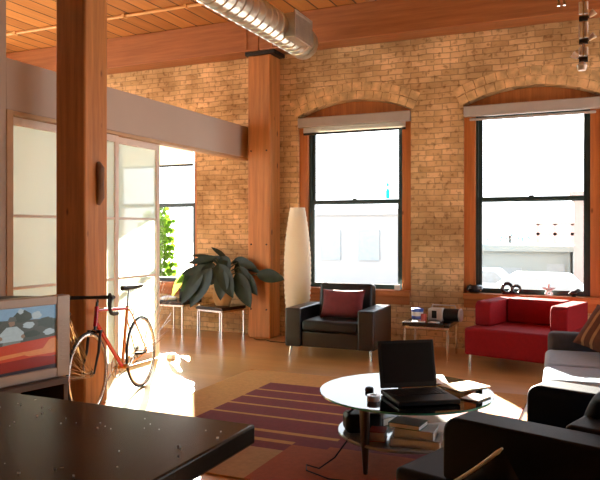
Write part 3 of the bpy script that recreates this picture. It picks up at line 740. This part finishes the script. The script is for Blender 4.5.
for s_ in (-1, 1):
    f.tube([BB + Vector((-.02, s_ * .025, 0)), BB + Vector((-.1, s_ * .04, .01)), RA + Vector((0, s_ * .062, 0))], [.011, .01, .007], 8)
    f.tube([ST + Vector((0, s_ * .015, -.03)), ST + Vector((-.03, s_ * .03, -.08)), RA + Vector((0, s_ * .062, 0))], [.008, .008, .006], 8)
f.build('frame', [M['bikered'], M['bikegold']], t)
fk = MB()
fk.tube([HT + Vector((-.005, 0, .035)), HB + Vector((.008, 0, -.03))], .013, 10); fk.box(HB + Vector((.012, 0, -.04)), (.035, .12, .025))
for s_ in (-1, 1): fk.tube([HB + Vector((.012, s_ * .05, -.03)), HB + Vector((.06, s_ * .052, -.2)), FA + Vector((-.03, s_ * .053, .06)), FA + Vector((0, s_ * .053, 0))], [.013, .012, .009, .008], 8)
fk.build('fork', M['blackpaint'], t)
def wheel(name, c, cogs):
    n = 56
    rim = MB(); rim.tube([c + Vector((cos(2 * pi * i / n), 0, sin(2 * pi * i / n))) * (RW - .027) for i in range(n)], .0135, 8, closed=True)
    w = rim.build(name, M['rim'], t)
    ty = MB(); ty.tube([c + Vector((cos(2 * pi * i / n), 0, sin(2 * pi * i / n))) * (RW - .0115) for i in range(n)], .0115, 8, closed=True); ty.build('tyre', M['rubber'], w)
    hb = MB(); hb.cyl(c + Vector((0, -.05, 0)), c + Vector((0, .05, 0)), .014); hb.cyl(c + Vector((0, -.038, 0)), c + Vector((0, -.033, 0)), .028); hb.cyl(c + Vector((0, .033, 0)), c + Vector((0, .038, 0)), .028); hb.build('hub', M['chrome'], w)
    sp = MB()
    for i in range(28):
        a = 2 * pi * i / 28; a2 = a + (.5 if (i // 2) % 2 else -.5); sd = .035 if i % 2 else -.035
        sp.cyl(c + Vector((cos(a2) * .027, sd, sin(a2) * .027)), c + Vector((cos(a), 0, sin(a))) * 1 * 0 + c * 0 + c + Vector((cos(a), 0, sin(a))) * (RW - .033), .002, n=4)
    sp.build('spokes', M['chrome'], w)
    if cogs:
        cg = MB()
        for i, rr in enumerate((.05, .043, .036, .03)): cg.cyl(c + Vector((0, -.04 - i * .005, 0)), c + Vector((0, -.043 - i * .005, 0)), rr, n=24)
        cg.build('sprockets', M['chrome'], w)
    return w
wheel('rear_wheel', RA, True); wheel('front_wheel', FA, False)
# drop handlebar
HBc = HT + Vector((.085, 0, .085))
hb = MB(); hb.tube([HT + Vector((-.01, 0, .03)), HT + Vector((-.016, 0, .075)), HBc + Vector((-.02, 0, -.002)), HBc], .013, 10); hb.build('stem', M['chrome'], t)
bar = MB(); bar.tube([HBc + Vector((0, y, 0)) for y in (-.07, 0, .07)], .0135, 10); pts = None
for s_ in (-1, 1):
    P = [HBc + Vector((0, s_ * .07, 0)), HBc + Vector((0, s_ * .17, 0)), HBc + Vector((.015, s_ * .2, 0)), HBc + Vector((.06, s_ * .21, .0))]
    for k in range(1, 8):
        a = pi / 2 - k * pi / 7; P.append(HBc + Vector((.06 + .055 * cos(a), s_ * .212, -.065 + .065 * sin(a))))
    P.append(HBc + Vector((-.02, s_ * .213, -.135))); bar.tube(P, .0155, 8)
bar = bar.build('handlebar', M['tape'], t)
for s_ in (-1, 1):
    b = MB(); b.tube([HBc + Vector((.075, s_ * .212, .0)), HBc + Vector((.11, s_ * .212, .03)), HBc + Vector((.128, s_ * .212, .02))], [.014, .015, .008], 8)
    b.tube([HBc + Vector((.122, s_ * .212, .01)), HBc + Vector((.142, s_ * .212, -.04)), HBc + Vector((.128, s_ * .212, -.09))], [.007, .006, .005], 8); b.build('brake_lever', M['blackpaint'], bar)
sp = MB(); sp.tube([ST + Vector((.004, 0, -.02)), ST + Vector((-.045, 0, .15))], .0135, 10); sp.build('seat_post', M['chrome'], t)
sd = MB(); S0 = ST + Vector((-.05, 0, .17)); rows = []
for i in range(11):
    u = i / 10; x = -.13 + .275 * u; w = .085 * (1 - u) ** 1.3 + .022; w *= 1 if i else .8; hgt = .02 + .012 * abs(u - .45)
    rows.append([sd.bm.verts.new(S0 + Vector((x, w * cos(a), hgt - .02 + (.022 if sin(a) > 0 else .03) * sin(a)))) for a in [2 * pi * j / 12 for j in range(12)]])
for A, B in zip(rows, rows[1:]):
    for j in range(12): sd._f([A[j], A[(j + 1) % 12], B[(j + 1) % 12], B[j]])
sd._f(rows[0][::-1]); sd._f(rows[-1]); sd.build('saddle', M['blackpaint'], t, angle=60)
ck = MB(); cy = -.055
ck.tube([BB + Vector((cos(2 * pi * i / 32) * .1, cy, sin(2 * pi * i / 32) * .1)) for i in range(32)], .006, 6, closed=True)
for i in range(5): a = 2 * pi * i / 5; ck.cyl(BB + Vector((0, cy, 0)), BB + Vector((cos(a) * .1, cy, sin(a) * .1)), .006, n=6)
ang = R(-35); pv = Vector((cos(ang), 0, sin(ang))) * .17
ck.tube([BB + Vector((0, cy - .01, 0)), BB + pv + Vector((0, cy - .02, 0))], [.012, .009], 8); ck.tube([BB + Vector((0, .06, 0)), BB - pv + Vector((0, .07, 0))], [.012, .009], 8); ck.cyl(BB + Vector((0, -.07, 0)), BB + Vector((0, .065, 0)), .009)
ck = ck.build('crankset', M['chrome'], t)
for s_, yy in ((1, cy - .075), (-1, .115)): b = MB(); b.box(BB + pv * s_ + Vector((0, yy, 0)), (.09, .075, .018)); b.build('pedal', M['blackpaint'], ck, bevel=.004)
ch = MB(); ch.tube([BB + Vector((.0, cy, .102)), RA + Vector((0, -.047, .04)), RA + Vector((-.04, -.047, 0)), RA + Vector((-.02, -.047, -.06)), RA + Vector((.0, -.047, -.10)), BB + Vector((0, cy, -.102))], .004, 6); ch.build('chain', M['iron'], t)
dr = MB(); dr.tube([RA + Vector((0, -.07, 0)), RA + Vector((.02, -.07, -.06)), RA + Vector((0, -.06, -.1))], [.008, .012, .01], 8); dr.build('derailleur', M['chrome'], t)
for nm, p in (('front_brake', HB + Vector((.045, 0, -.03))), ('rear_brake', ST + Vector((-.06, 0, -.04)))):
    b = MB(); b.tube([p + Vector((0, -.035, -.05)), p + Vector((0, -.03, -.01)), p + Vector((0, 0, .01)), p + Vector((0, .03, -.01)), p + Vector((0, .035, -.05))], .006, 6); b.build(nm, M['chrome'], t)

# ------------------------------------------------------------------ television on its stand
TZ = .47
tv = thing('television', 'silver widescreen tube television showing a man beside a red boat', 'television', (-3.62, 3.315, TZ + .001), R(78.5))
w, h = .475, .57
b = MB(); sx, sz0, sz1 = w - .105, .07, h - .06
b.span(-w, -sx, -.05, .04, 0, h); b.span(sx, w, -.05, .04, 0, h); b.span(-sx, sx, -.05, .04, 0, sz0); b.span(-sx, sx, -.05, .04, sz1, h)
b.build('front_bezel', M['tvsilver'], tv, bevel=.006)
bk = MB(); A = [(-w + .01, .041), (w - .01, .041), (w - .01, .15), (w - .16, .43), (-w + .16, .43), (-w + .01, .15)]
bk.prism(A, 'z', .01, h - .02); bk.build('back_housing', M['tvdark'], tv, bevel=.02)
for s_ in (-1, 1):
    pass
sc = MB(); sc.span(-sx, sx, -.03, .03, sz0, sz1); sc = sc.build('screen', M['lcd'], tv, smooth=False)
C_ = {'sky': (.26, .40, .52), 'rock': (.10, .10, .08), 'bush': (.06, .075, .055), 'pale': (.5, .56, .56), 'red': (.62, .06, .02), 'orange': (.80, .24, .07), 'dred': (.30, .02, .01), 'dark': (.02, .02, .025), 'skin': (.34, .2, .13), 'shirt': (.50, .54, .52), 'cap': (.13, .13, .11), 'trouser': (.25, .25, .21)}
keys = list(C_); mats = [emit_mat('picture_' + k, C_[k], .65) for k in keys]
pc = MB(); SW, SH = 2 * sx, sz1 - sz0
def pic(k, pts, lay):
    pc.mi = keys.index(k); pc.quad(*[(-sx + u * SW, -.0305 - lay * .0004, sz0 + v * SH) for u, v in pts])
def blob(k, u, v, ru, rv, lay, n=14, s_=0): pic(k, [(u + ru * cos(2 * pi * i / n) * (1 + .15 * sin(3 * i + s_)), v + rv * sin(2 * pi * i / n) * (1 + .12 * cos(2 * i + s_))) for i in range(n)], lay)
pic('rock', [(0, 0), (1, 0), (1, 1), (0, 1)], 0)
pic('sky', [(.0, .86), (1, .78), (1, 1), (0, 1)], 1)
for i, (k, u, v, ru, rv) in enumerate((('bush', .66, .86, .09, .09), ('pale', .8, .86, .05, .06), ('bush', .9, .72, .09, .1), ('pale', .72, .72, .06, .05), ('sky', .95, .9, .05, .1), ('rock', .84, .62, .08, .06), ('pale', .93, .58, .06, .05), ('bush', .75, .58, .08, .05), ('bush', .3, .8, .14, .14), ('pale', .12, .7, .08, .08), ('rock', .2, .6, .1, .06), ('pale', .64, .94, .03, .04))): blob(k, u, v, ru, rv, 2 + i * .2, s_=i)
pic('trouser', [(.46, .44), (.64, .44), (.63, .56), (.47, .56)], 6)
pic('shirt', [(.42, .5), (.66, .5), (.67, .62), (.60, .72), (.50, .72), (.43, .62)], 7)
blob('skin', .55, .78, .03, .055, 8); pic('cap', [(.505, .80), (.60, .80), (.585, .87), (.53, .87)], 9); blob('skin', .44, .56, .02, .03, 8); blob('skin', .66, .56, .02, .03, 8)
pic('red', [(0, .38), (.55, .46), (1, .5), (1, .2), (0, .05)], 10); pic('orange', [(.6, .31), (.86, .33), (.93, .46), (1, .48), (1, .24), (.72, .24)], 11); pic('orange', [(0, .27), (.68, .32), (.68, .27), (0, .2)], 11)
pic('dred', [(0, .18), (.8, .22), (1, .18), (1, .06), (0, 0)], 11); pic('dark', [(0, 0), (1, 0), (1, .06), (0, .03)], 12)
pc.build('picture', mats, sc, smooth=False)
for s_ in (-1, 1):
    sg = MB()
    for i in range(10): sg.box((s_ * (w - .05), -.051, .12 + i * .03), (.05, .004, .006))
    sg.build('speaker_grille', M['tvsilver'], tv)
ts = thing('television_stand', 'low dark wood stand under the silver television', 'stand', (-3.595, 3.325, 0), R(78.5))
for nm, s_ in (('top_board', (-.47, .40, -.09, .44, .43, TZ)), ('shelf_board', (-.434, .364, -.07, .42, .2, .225)), ('bottom_board', (-.47, .40, -.09, .44, .03, .06)), ('side_panel', (-.47, -.435, -.09, .44, .061, .429)), ('side_panel', (.365, .40, -.09, .44, .061, .429)), ('back_panel', (-.434, .364, .425, .44, .061, .429))):
    MB().span(*s_).build(nm, M['standwood'], ts, bevel=.004)
for x in (-.43, .36):
    for y in (-.04, .39): MB().span(x - .02, x + .02, y - .02, y + .02, 0, .03).build('foot', M['standwood'], ts)
dv = thing('disc_player', 'grey disc player on the shelf below the television', 'player', (-3.595 + .03, 3.325, .226), R(78.5))
MB().span(-.21, .21, -.05, .25, .008, .075).build('case', M['tvsilver'], dv, bevel=.004); MB().span(-.15, .05, -.055, -.049, .045, .06).build('disc_tray', M['tvdark'], dv); MB().span(.09, .18, -.055, -.049, .02, .06).build('display', M['lcd'], dv)
[MB().span(x - .015, x + .015, y - .015, y + .015, 0, .009).build('foot', M['rubber'], dv) for x in (-.18, .18) for y in (-.02, .22)]

# ------------------------------------------------------------------ kitchen island with black stone top
CX = -.97
ki = thing('kitchen_island', 'kitchen island unit under the black stone worktop', 'cabinet', (-2.2, 1.4, 0))
MB().span(-1.0, .80, -.40, .26, .1, .848).build('carcass', M['cabinet'], ki, bevel=.004); MB().span(-.97, .77, -.36, .2, 0, .099).build('plinth', M['tvdark'], ki)
for i in range(3):
    a = -1.0 + i * .6; d_ = MB().span(a + .004, a + .596, .261, .281, .11, .84).build('door', M['cabinet'], ki, bevel=.004)
    hn = MB(); hn.tube([(a + .54, .281, .55), (a + .54, .305, .56), (a + .54, .305, .70), (a + .54, .281, .71)], .006, 8); hn.build('handle', M['chrome'], d_)
wt = MB(); wt.span(-3.3, CX, .95, 1.84, .85, .91); tag(wt.build('worktop', M['granite'], bevel=.008, seg=3), 'black speckled stone worktop in the foreground', 'worktop')
cmb = MB(); random.seed(5)
for i in range(46):
    x, y = random.uniform(-2.0, -1.0), random.uniform(1.2, 1.75); s_ = random.uniform(.0015, .004)
    cmb.box((x, y, .9105 + s_ / 2), (s_ * 1.6, s_, s_), Euler((0, 0, random.random() * 3)))
o = tag(cmb.build('crumbs', M['paperwhite']), 'scattered white crumbs on the black stone worktop', 'crumbs'); o['kind'] = 'stuff'

# ------------------------------------------------------------------ round glass coffee table
TCX, TCY, TH = -1.19, 4.36, .45
ct = thing('coffee_table', 'round glass coffee table with a lower shelf standing on the rug', 'table', (TCX, TCY, .0125))
g = MB(); N_ = 64; Rr = .56; z0, z1 = TH - .012 - .012, TH - .012
pr_ = [(cos(2 * pi * i / N_) * Rr, sin(2 * pi * i / N_) * Rr) for i in range(N_)]
top = [g.bm.verts.new((x, y, z1)) for x, y in pr_]; bot = [g.bm.verts.new((x, y, z0)) for x, y in pr_]
g._f(top); g._f(bot[::-1]); g.mi = 1
for i in range(N_): g._f([bot[i], bot[(i + 1) % N_], top[(i + 1) % N_], top[i]])
g.build('glass_top', [M['glasstop'], M['glassedge']], ct, angle=30)
sh = MB(); sh.lathe([(0, .165), (.44, .165), (.445, .17), (.445, .18), (.44, .185), (0, .185)], n=56); sh.build('lower_shelf', M['shelfglass'], ct)
for a in (-110, 10, 130):
    a = R(a); b = MB(); b.tube([(cos(a) * .43, sin(a) * .43, z0 - .001), (cos(a) * .425, sin(a) * .425, .25), (cos(a) * .42, sin(a) * .42, 0)], [.034, .03, .014], 12); b.build('leg', M['legwood'], ct)
TT = TH + .001
lp = thing('laptop', 'open black laptop on the glass coffee table', 'laptop', (-1.15, 4.305, TT), R(36))
MB().span(-.195, .195, -.34, 0, .004, .032).build('keyboard_base', M['blackplastic'], lp, bevel=.005)
kb = MB()
for r in range(5):
    for c in range(14): kb.box((-.169 + c * .026, -.06 - r * .028, .0335), (.022, .024, .004))
kb.build('keys', M['tvdark'], lp); MB().span(-.05, .05, -.32, -.24, .032, .0322).build('touchpad', M['tvdark'], lp)
LT = Euler((R(-13), 0, 0)).to_matrix()
MB().box(Vector((0, .006, .036)) + LT @ Vector((0, .004, .15)), (.385, .014, .30), LT).build('lid', M['blackplastic'], lp, bevel=.005)
MB().box(Vector((0, .006, .036)) + LT @ Vector((0, -.0042, .155)), (.345, .002, .25), LT).build('display', M['lcd'], lp, smooth=False)
def flat(name, lab, cat, x, y, z, w, d, h, a, m, m2=None):
    b = MB(); b.box((0, 0, h / 2), (w, d, h)); return tag(b.build(name, m, loc=(x, y, z), rot=(0, 0, R(a)), bevel=min(.002, h * .3), seg=1), lab, cat)
flat('magazine', 'pale magazine lying at the far right of the glass table', 'magazine', -.86, 4.63, TT, .21, .28, .006, -35, M['papertan'])
flat('magazine', 'open white magazine behind the laptop on the glass table', 'magazine', -1.12, 4.74, TT, .22, .28, .006, 20, M['paperwhite'])
flat('envelope', 'white envelope on top of the pale magazine', 'envelope', -.84, 4.64, TT + .0065, .11, .2, .003, 5, M['paperwhite'])
flat('notebook', 'grey notebook at the right of the laptop', 'notebook', -.735, 4.33, TT, .12, .17, .01, -18, M['bookgrey'])
rg = MB(); rg.lathe([(.025, 0), (.04, 0), (.04, .035), (.025, .035), (.025, 0)], n=24); tag(rg.build('tape_roll', M['ceramic'], loc=(-1.30, 4.02, TT)), 'white tape roll on the glass table left of the laptop', 'tape')
ms = MB(); ms.lathe([(0, 0), (.026, 0), (.03, .01), (.024, .025), (0, .032)], n=16); tag(ms.build('computer_mouse', M['tvdark'], loc=(-1.40, 4.24, TT)), 'small dark computer mouse on the glass table beside the tape roll', 'mouse')
# pile on the lower shelf
SZ_ = .0125 + .186
def book(lab, x, y, z, w, d, h, a, m):
    t = thing('book', lab, 'book', (x, y, z), R(a), 'books on the coffee table shelf')
    b = MB(); b.span(-w / 2, w / 2, -d / 2, d / 2, 0, .003); b.span(-w / 2, w / 2, -d / 2, d / 2, h - .003, h); b.span(-w / 2, -w / 2 + .004, -d / 2, d / 2, .003, h - .003); b.build('cover', M[m], t)
    MB().span(-w / 2 + .005, w / 2 - .004, -d / 2 + .004, d / 2 - .004, .0031, h - .0031).build('pages', M['paperwhite'], t, smooth=False)
book('thick grey book at the bottom of the shelf pile below the laptop', -1.05, 4.10, SZ_, .30, .22, .05, 8, 'bookgrey')
book('white covered book in the middle of the shelf pile', -1.05, 4.10, SZ_ + .051, .24, .18, .05, 3, 'whiteplastic')
book('green covered book near the top of the shelf pile', -1.10, 4.09, SZ_ + .102, .20, .16, .03, -5, 'bookgreen')
book('orange covered book standing at the right end of the shelf pile', -.862, 4.15, SZ_, .04, .14, .10, 4, 'bookorange')
book('dark book lying at the left of the shelf', -1.41, 4.48, SZ_, .18, .24, .05, 65, 'bookdark')
book('red covered book standing clear between the bag and the pile', -1.29, 4.085, SZ_, .10, .13, .06, 10, 'bookred')
bg = MB().span(-.12, .12, -.08, .08, 0, .12)
tb = thing('camera_bag', 'black bag beside the books on the coffee table shelf', 'bag', (-1.44, 4.22, SZ_)); bg.build('body', M['blackplastic'], tb, bevel=.03, seg=3); tb.rotation_euler = (0, 0, R(30))
sb = MB(); sb.tube([(-.1, -.0, .11), (-.06, -.02, .15), (.04, -.02, .155), (.1, .0, .11)], .008, 6); sb.build('strap', M['tvdark'], tb)
flat('magazine', 'silver magazine sticking out at the right of the shelf', 'magazine', -1.0, 4.46, SZ_, .2, .27, .008, -50, M['silverplastic'])
lc = MB(); lc.tube([(-1.46, 4.02, .2), (-1.54, 3.98, .08), (-1.62, 3.92, .02), (-1.72, 3.95, .019), (-1.68, 3.86, .019), (-1.5, 3.78, .019), (-1.35, 3.80, .019), (-1.2, 3.7, .019)], .005, 6)  # power lead of the laptop
tag(lc.build('laptop_cord', M['blackplastic']), 'black cord trailing from the coffee table onto the rug', 'cord')

# ------------------------------------------------------------------ hanging spotlight string by the right edge
hl = thing('hanging_spotlight_string', 'pale and black spotlight string hanging from the ceiling at the right edge', 'light', (-.115, 4.33, 2.39))
MB().cyl((0, 0, .05), (0, 0, CEIL - 2.39), .008, n=8).build('rod', M['chrome'], hl)
MB().lathe([(0, 2.02), (.07, 2.02), (.07, 2.058), (0, 2.058)], n=20).build('ceiling_rose', M['blackpaint'], hl)
for zc, a in ((.11, 200), (.215, 20), (.35, 15), (.50, 200), (.80, 30)):
    a = R(a); b = MB(); b.cyl((-.024, 0, zc), (.024, 0, zc), .017, n=12); b.cyl((cos(a) * .01, sin(a) * .01, zc), (cos(a) * .035, sin(a) * .03, zc + .015), .009, n=8); b.build('joint', M['blackpaint'], hl)
    c = MB(); c.lathe([(0, 0), (.010, 0), (.02, .035), (.02, .042), (.016, .038), (0, .02)], n=16, m=Euler((.2, math.copysign(.9, cos(a)), 0)).to_matrix(), c=(cos(a) * .03, sin(a) * .03, zc + .008)); c.build('spot_head', M['ceramic'], hl)
for zc, hh in ((.155, .024), (.28, .045), (.41, .035), (.64, .09)): b = MB(); [b.cyl((x, -.004, zc - hh), (x, -.004, zc + hh), .011, n=10) for x in (-.015, .015)]; b.build('pale_sleeve', M['ceramic'], hl)
c = MB(); c.lathe([(0, 0), (.022, .0), (.03, .03), (.012, .05), (0, .052)], n=16, c=(-.008, 0, .045)); c.build('end_spot', M['ceramic'], hl)
h2 = thing('pendant_rod', 'short chrome rod end hanging at the top right corner', 'light', (-.235, 4.33, 2.83))
MB().cyl((-.016, 0, 0), (-.016, 0, CEIL - 2.83), .009, n=8).build('rod', M['chrome'], h2); MB().cyl((.016, 0, 0), (.016, 0, CEIL - 2.83), .009, n=8).build('rod', M['chrome'], h2)
MB().lathe([(0, CEIL - 2.83 - .03), (.05, CEIL - 2.83 - .03), (.05, CEIL - 2.83 - .002), (0, CEIL - 2.83 - .002)], n=16).build('ceiling_rose', M['blackpaint'], h2)

# ------------------------------------------------------------------ outside, haze and glare put into the pale colours
GZ = -1.2
gr = MB(); gr.quad((-80, YW + .4, GZ), (80, YW + .4, GZ), (80, 120, GZ), (-80, 120, GZ)); struct(gr.build('ground', M['groundhaze'], smooth=False, norm=False))
def building(name, label, x0, x1, y0, y1, top, m, wins, mw):
    t = thing(name, label, 'building', ((x0 + x1) / 2, y0, GZ)); w = (x1 - x0) / 2
    MB().span(-w, w, 0, y1 - y0, 0, top - GZ).build('walls', m, t, smooth=False)
    MB().span(-w - .15, w + .15, -.2, y1 - y0 + .2, top - GZ + .001, top - GZ + .25).build('parapet', m, t)
    for a, b, c, d_ in wins:
        MB().span(a - (x0 + x1) / 2, b - (x0 + x1) / 2, -.06, .05, c - GZ, d_ - GZ).build('window', mw, t, smooth=False)
building('white_building', 'overexposed white building seen through the left window', -15.5, -7.2, 30, 38, 2.2, M['facade'],
         [(-12.3 + i * 1.9, -11.3 + i * 1.9, .1, 1.5) for i in range(3)], M['winhaze'])
building('grey_shed', 'long low grey shed outside the right window', -5.2, -1.3, 30, 34, .6, M['facadegrey'], [(-2.2, -1.5, -1.1, .1), (-4.6, -3.2, -.7, -.1)], M['winhaze'])
building('pink_building', 'pale pink building at the right edge of the right window', -1.0, 2.5, 26, 33, 2.6, M['facadepink'], [], M['winhaze'])
fr = MB()
for x in (-.8, 0, .8): fr.span(x - .08, x + .08, -.08, .08, 0, 3.0)
for zz in (1.9, 2.5, 3.0): fr.span(-.9, .9, -.08, .08, zz - .07, zz + .07)
tag(fr.build('steel_frame', M['redsteel'], loc=(-2.25, 36, GZ)), 'faint red steel frame beyond the grey shed', 'frame')
random.seed(3)
tr = thing('tree', 'tree behind the grey shed, paled by painted haze', 'tree', (-4.9, 40, GZ)); MB().cyl((0, 0, 0), (0, 0, 2.4), .14, .08, 8).build('trunk', M['legwood'], tr)
fo = MB()
for i in range(260):
    a = random.uniform(0, 2 * pi); r_ = random.random() ** .5 * 1.5; zz = 2.1 + random.gauss(0, .4) * (1.3 - r_ / 1.5 * .6); b0 = Vector((cos(a) * r_, sin(a) * r_, zz)); leaf(fo, b0, b0 + Vector((random.uniform(-.2, .2), random.uniform(-.2, .2), random.uniform(-.15, .2))), .06, .02, n=3)
fo.build('crown', M['treehaze'], tr, norm=False)
def car(label, x, y, m):
    t = thing('parked_car', label, 'car', (x, y, GZ), 0, 'cars parked outside')
    b = MB(); b.prism([(-2, .28), (2, .28), (2.05, .62), (1.2, .82), (.7, 1.3), (-1.0, 1.32), (-1.7, .85), (-2.05, .75)], 'y', -.8, .8); b.build('body', m, t, bevel=.08, seg=3)
    b = MB(); b.prism([(1.05, .84), (.66, 1.23), (-.95, 1.24), (-1.5, .86)], 'y', -.81, .81); b.build('windows', M['carglass'], t)
    for xx in (-1.25, 1.25):
        for yy in (-.72, .72): MB().cyl((xx, yy - .1, .31), (xx, yy + .1, .31), .31, n=20).build('wheel', M['rubber'], t)
car('white car parked left in front of the grey shed', -4.2, 25.5, M['carpaint'])
car('pale blue car parked right in front of the grey shed', .3 - 2.0, 23.2, mat('pale_blue_paint', (.55, .62, .68), .3))

# ------------------------------------------------------------------ light
w = bpy.data.worlds.new('sky'); scn.world = w; w.use_nodes = True; nt = w.node_tree; N, L = nt.nodes, nt.links
bgd = N['Background']
tc = N.new('ShaderNodeTexCoord'); sp = N.new('ShaderNodeSeparateXYZ'); L.new(tc.outputs['Generated'], sp.inputs[0])
rp = N.new('ShaderNodeValToRGB'); rp.color_ramp.elements[0].position = .0; rp.color_ramp.elements[1].position = .7
rp.color_ramp.elements[0].color = (.92, .965, 1, 1); rp.color_ramp.elements[1].color = (.70, .85, 1, 1)
L.new(sp.outputs['Z'], rp.inputs[0]); L.new(rp.outputs[0], bgd.inputs[0]); bgd.inputs[1].default_value = 4.2
sun = bpy.data.lights.new('sun', 'SUN'); sun.energy = 85; sun.angle = R(.6); sun.color = (1, .90, .74)
so = bpy.data.objects.new('sun', sun); COL.objects.link(so); so.location = (-6, 16, 6)
EL = R(17.8); dirv = Vector((.543 * cos(EL), -.84 * cos(EL), -sin(EL)))
so.rotation_euler = dirv.to_track_quat('-Z', 'Y').to_euler()

# ------------------------------------------------------------------ camera
cam = bpy.data.cameras.new('camera'); co = bpy.data.objects.new('camera', cam); COL.objects.link(co)
cam.sensor_width = 36; cam.lens = 683 / 600 * 36; cam.shift_y = -10 / 600; cam.clip_start = .02; cam.clip_end = 500
co.location = (0, 0, 1.5); co.rotation_euler = (R(90), 0, math.atan2(305, 683))
scn.camera = co
scn.view_settings.view_transform = 'Standard'; scn.view_settings.look = 'None'
scn.view_settings.exposure = 0; scn.view_settings.gamma = 1; scn.view_settings.use_curve_mapping = False
scn.cycles.use_denoising = True; scn.cycles.max_bounces = 12; scn.cycles.diffuse_bounces = 7; scn.cycles.transparent_max_bounces = 16
scn.cycles.sample_clamp_indirect = 8; scn.cycles.caustics_reflective = False; scn.cycles.caustics_refractive = False
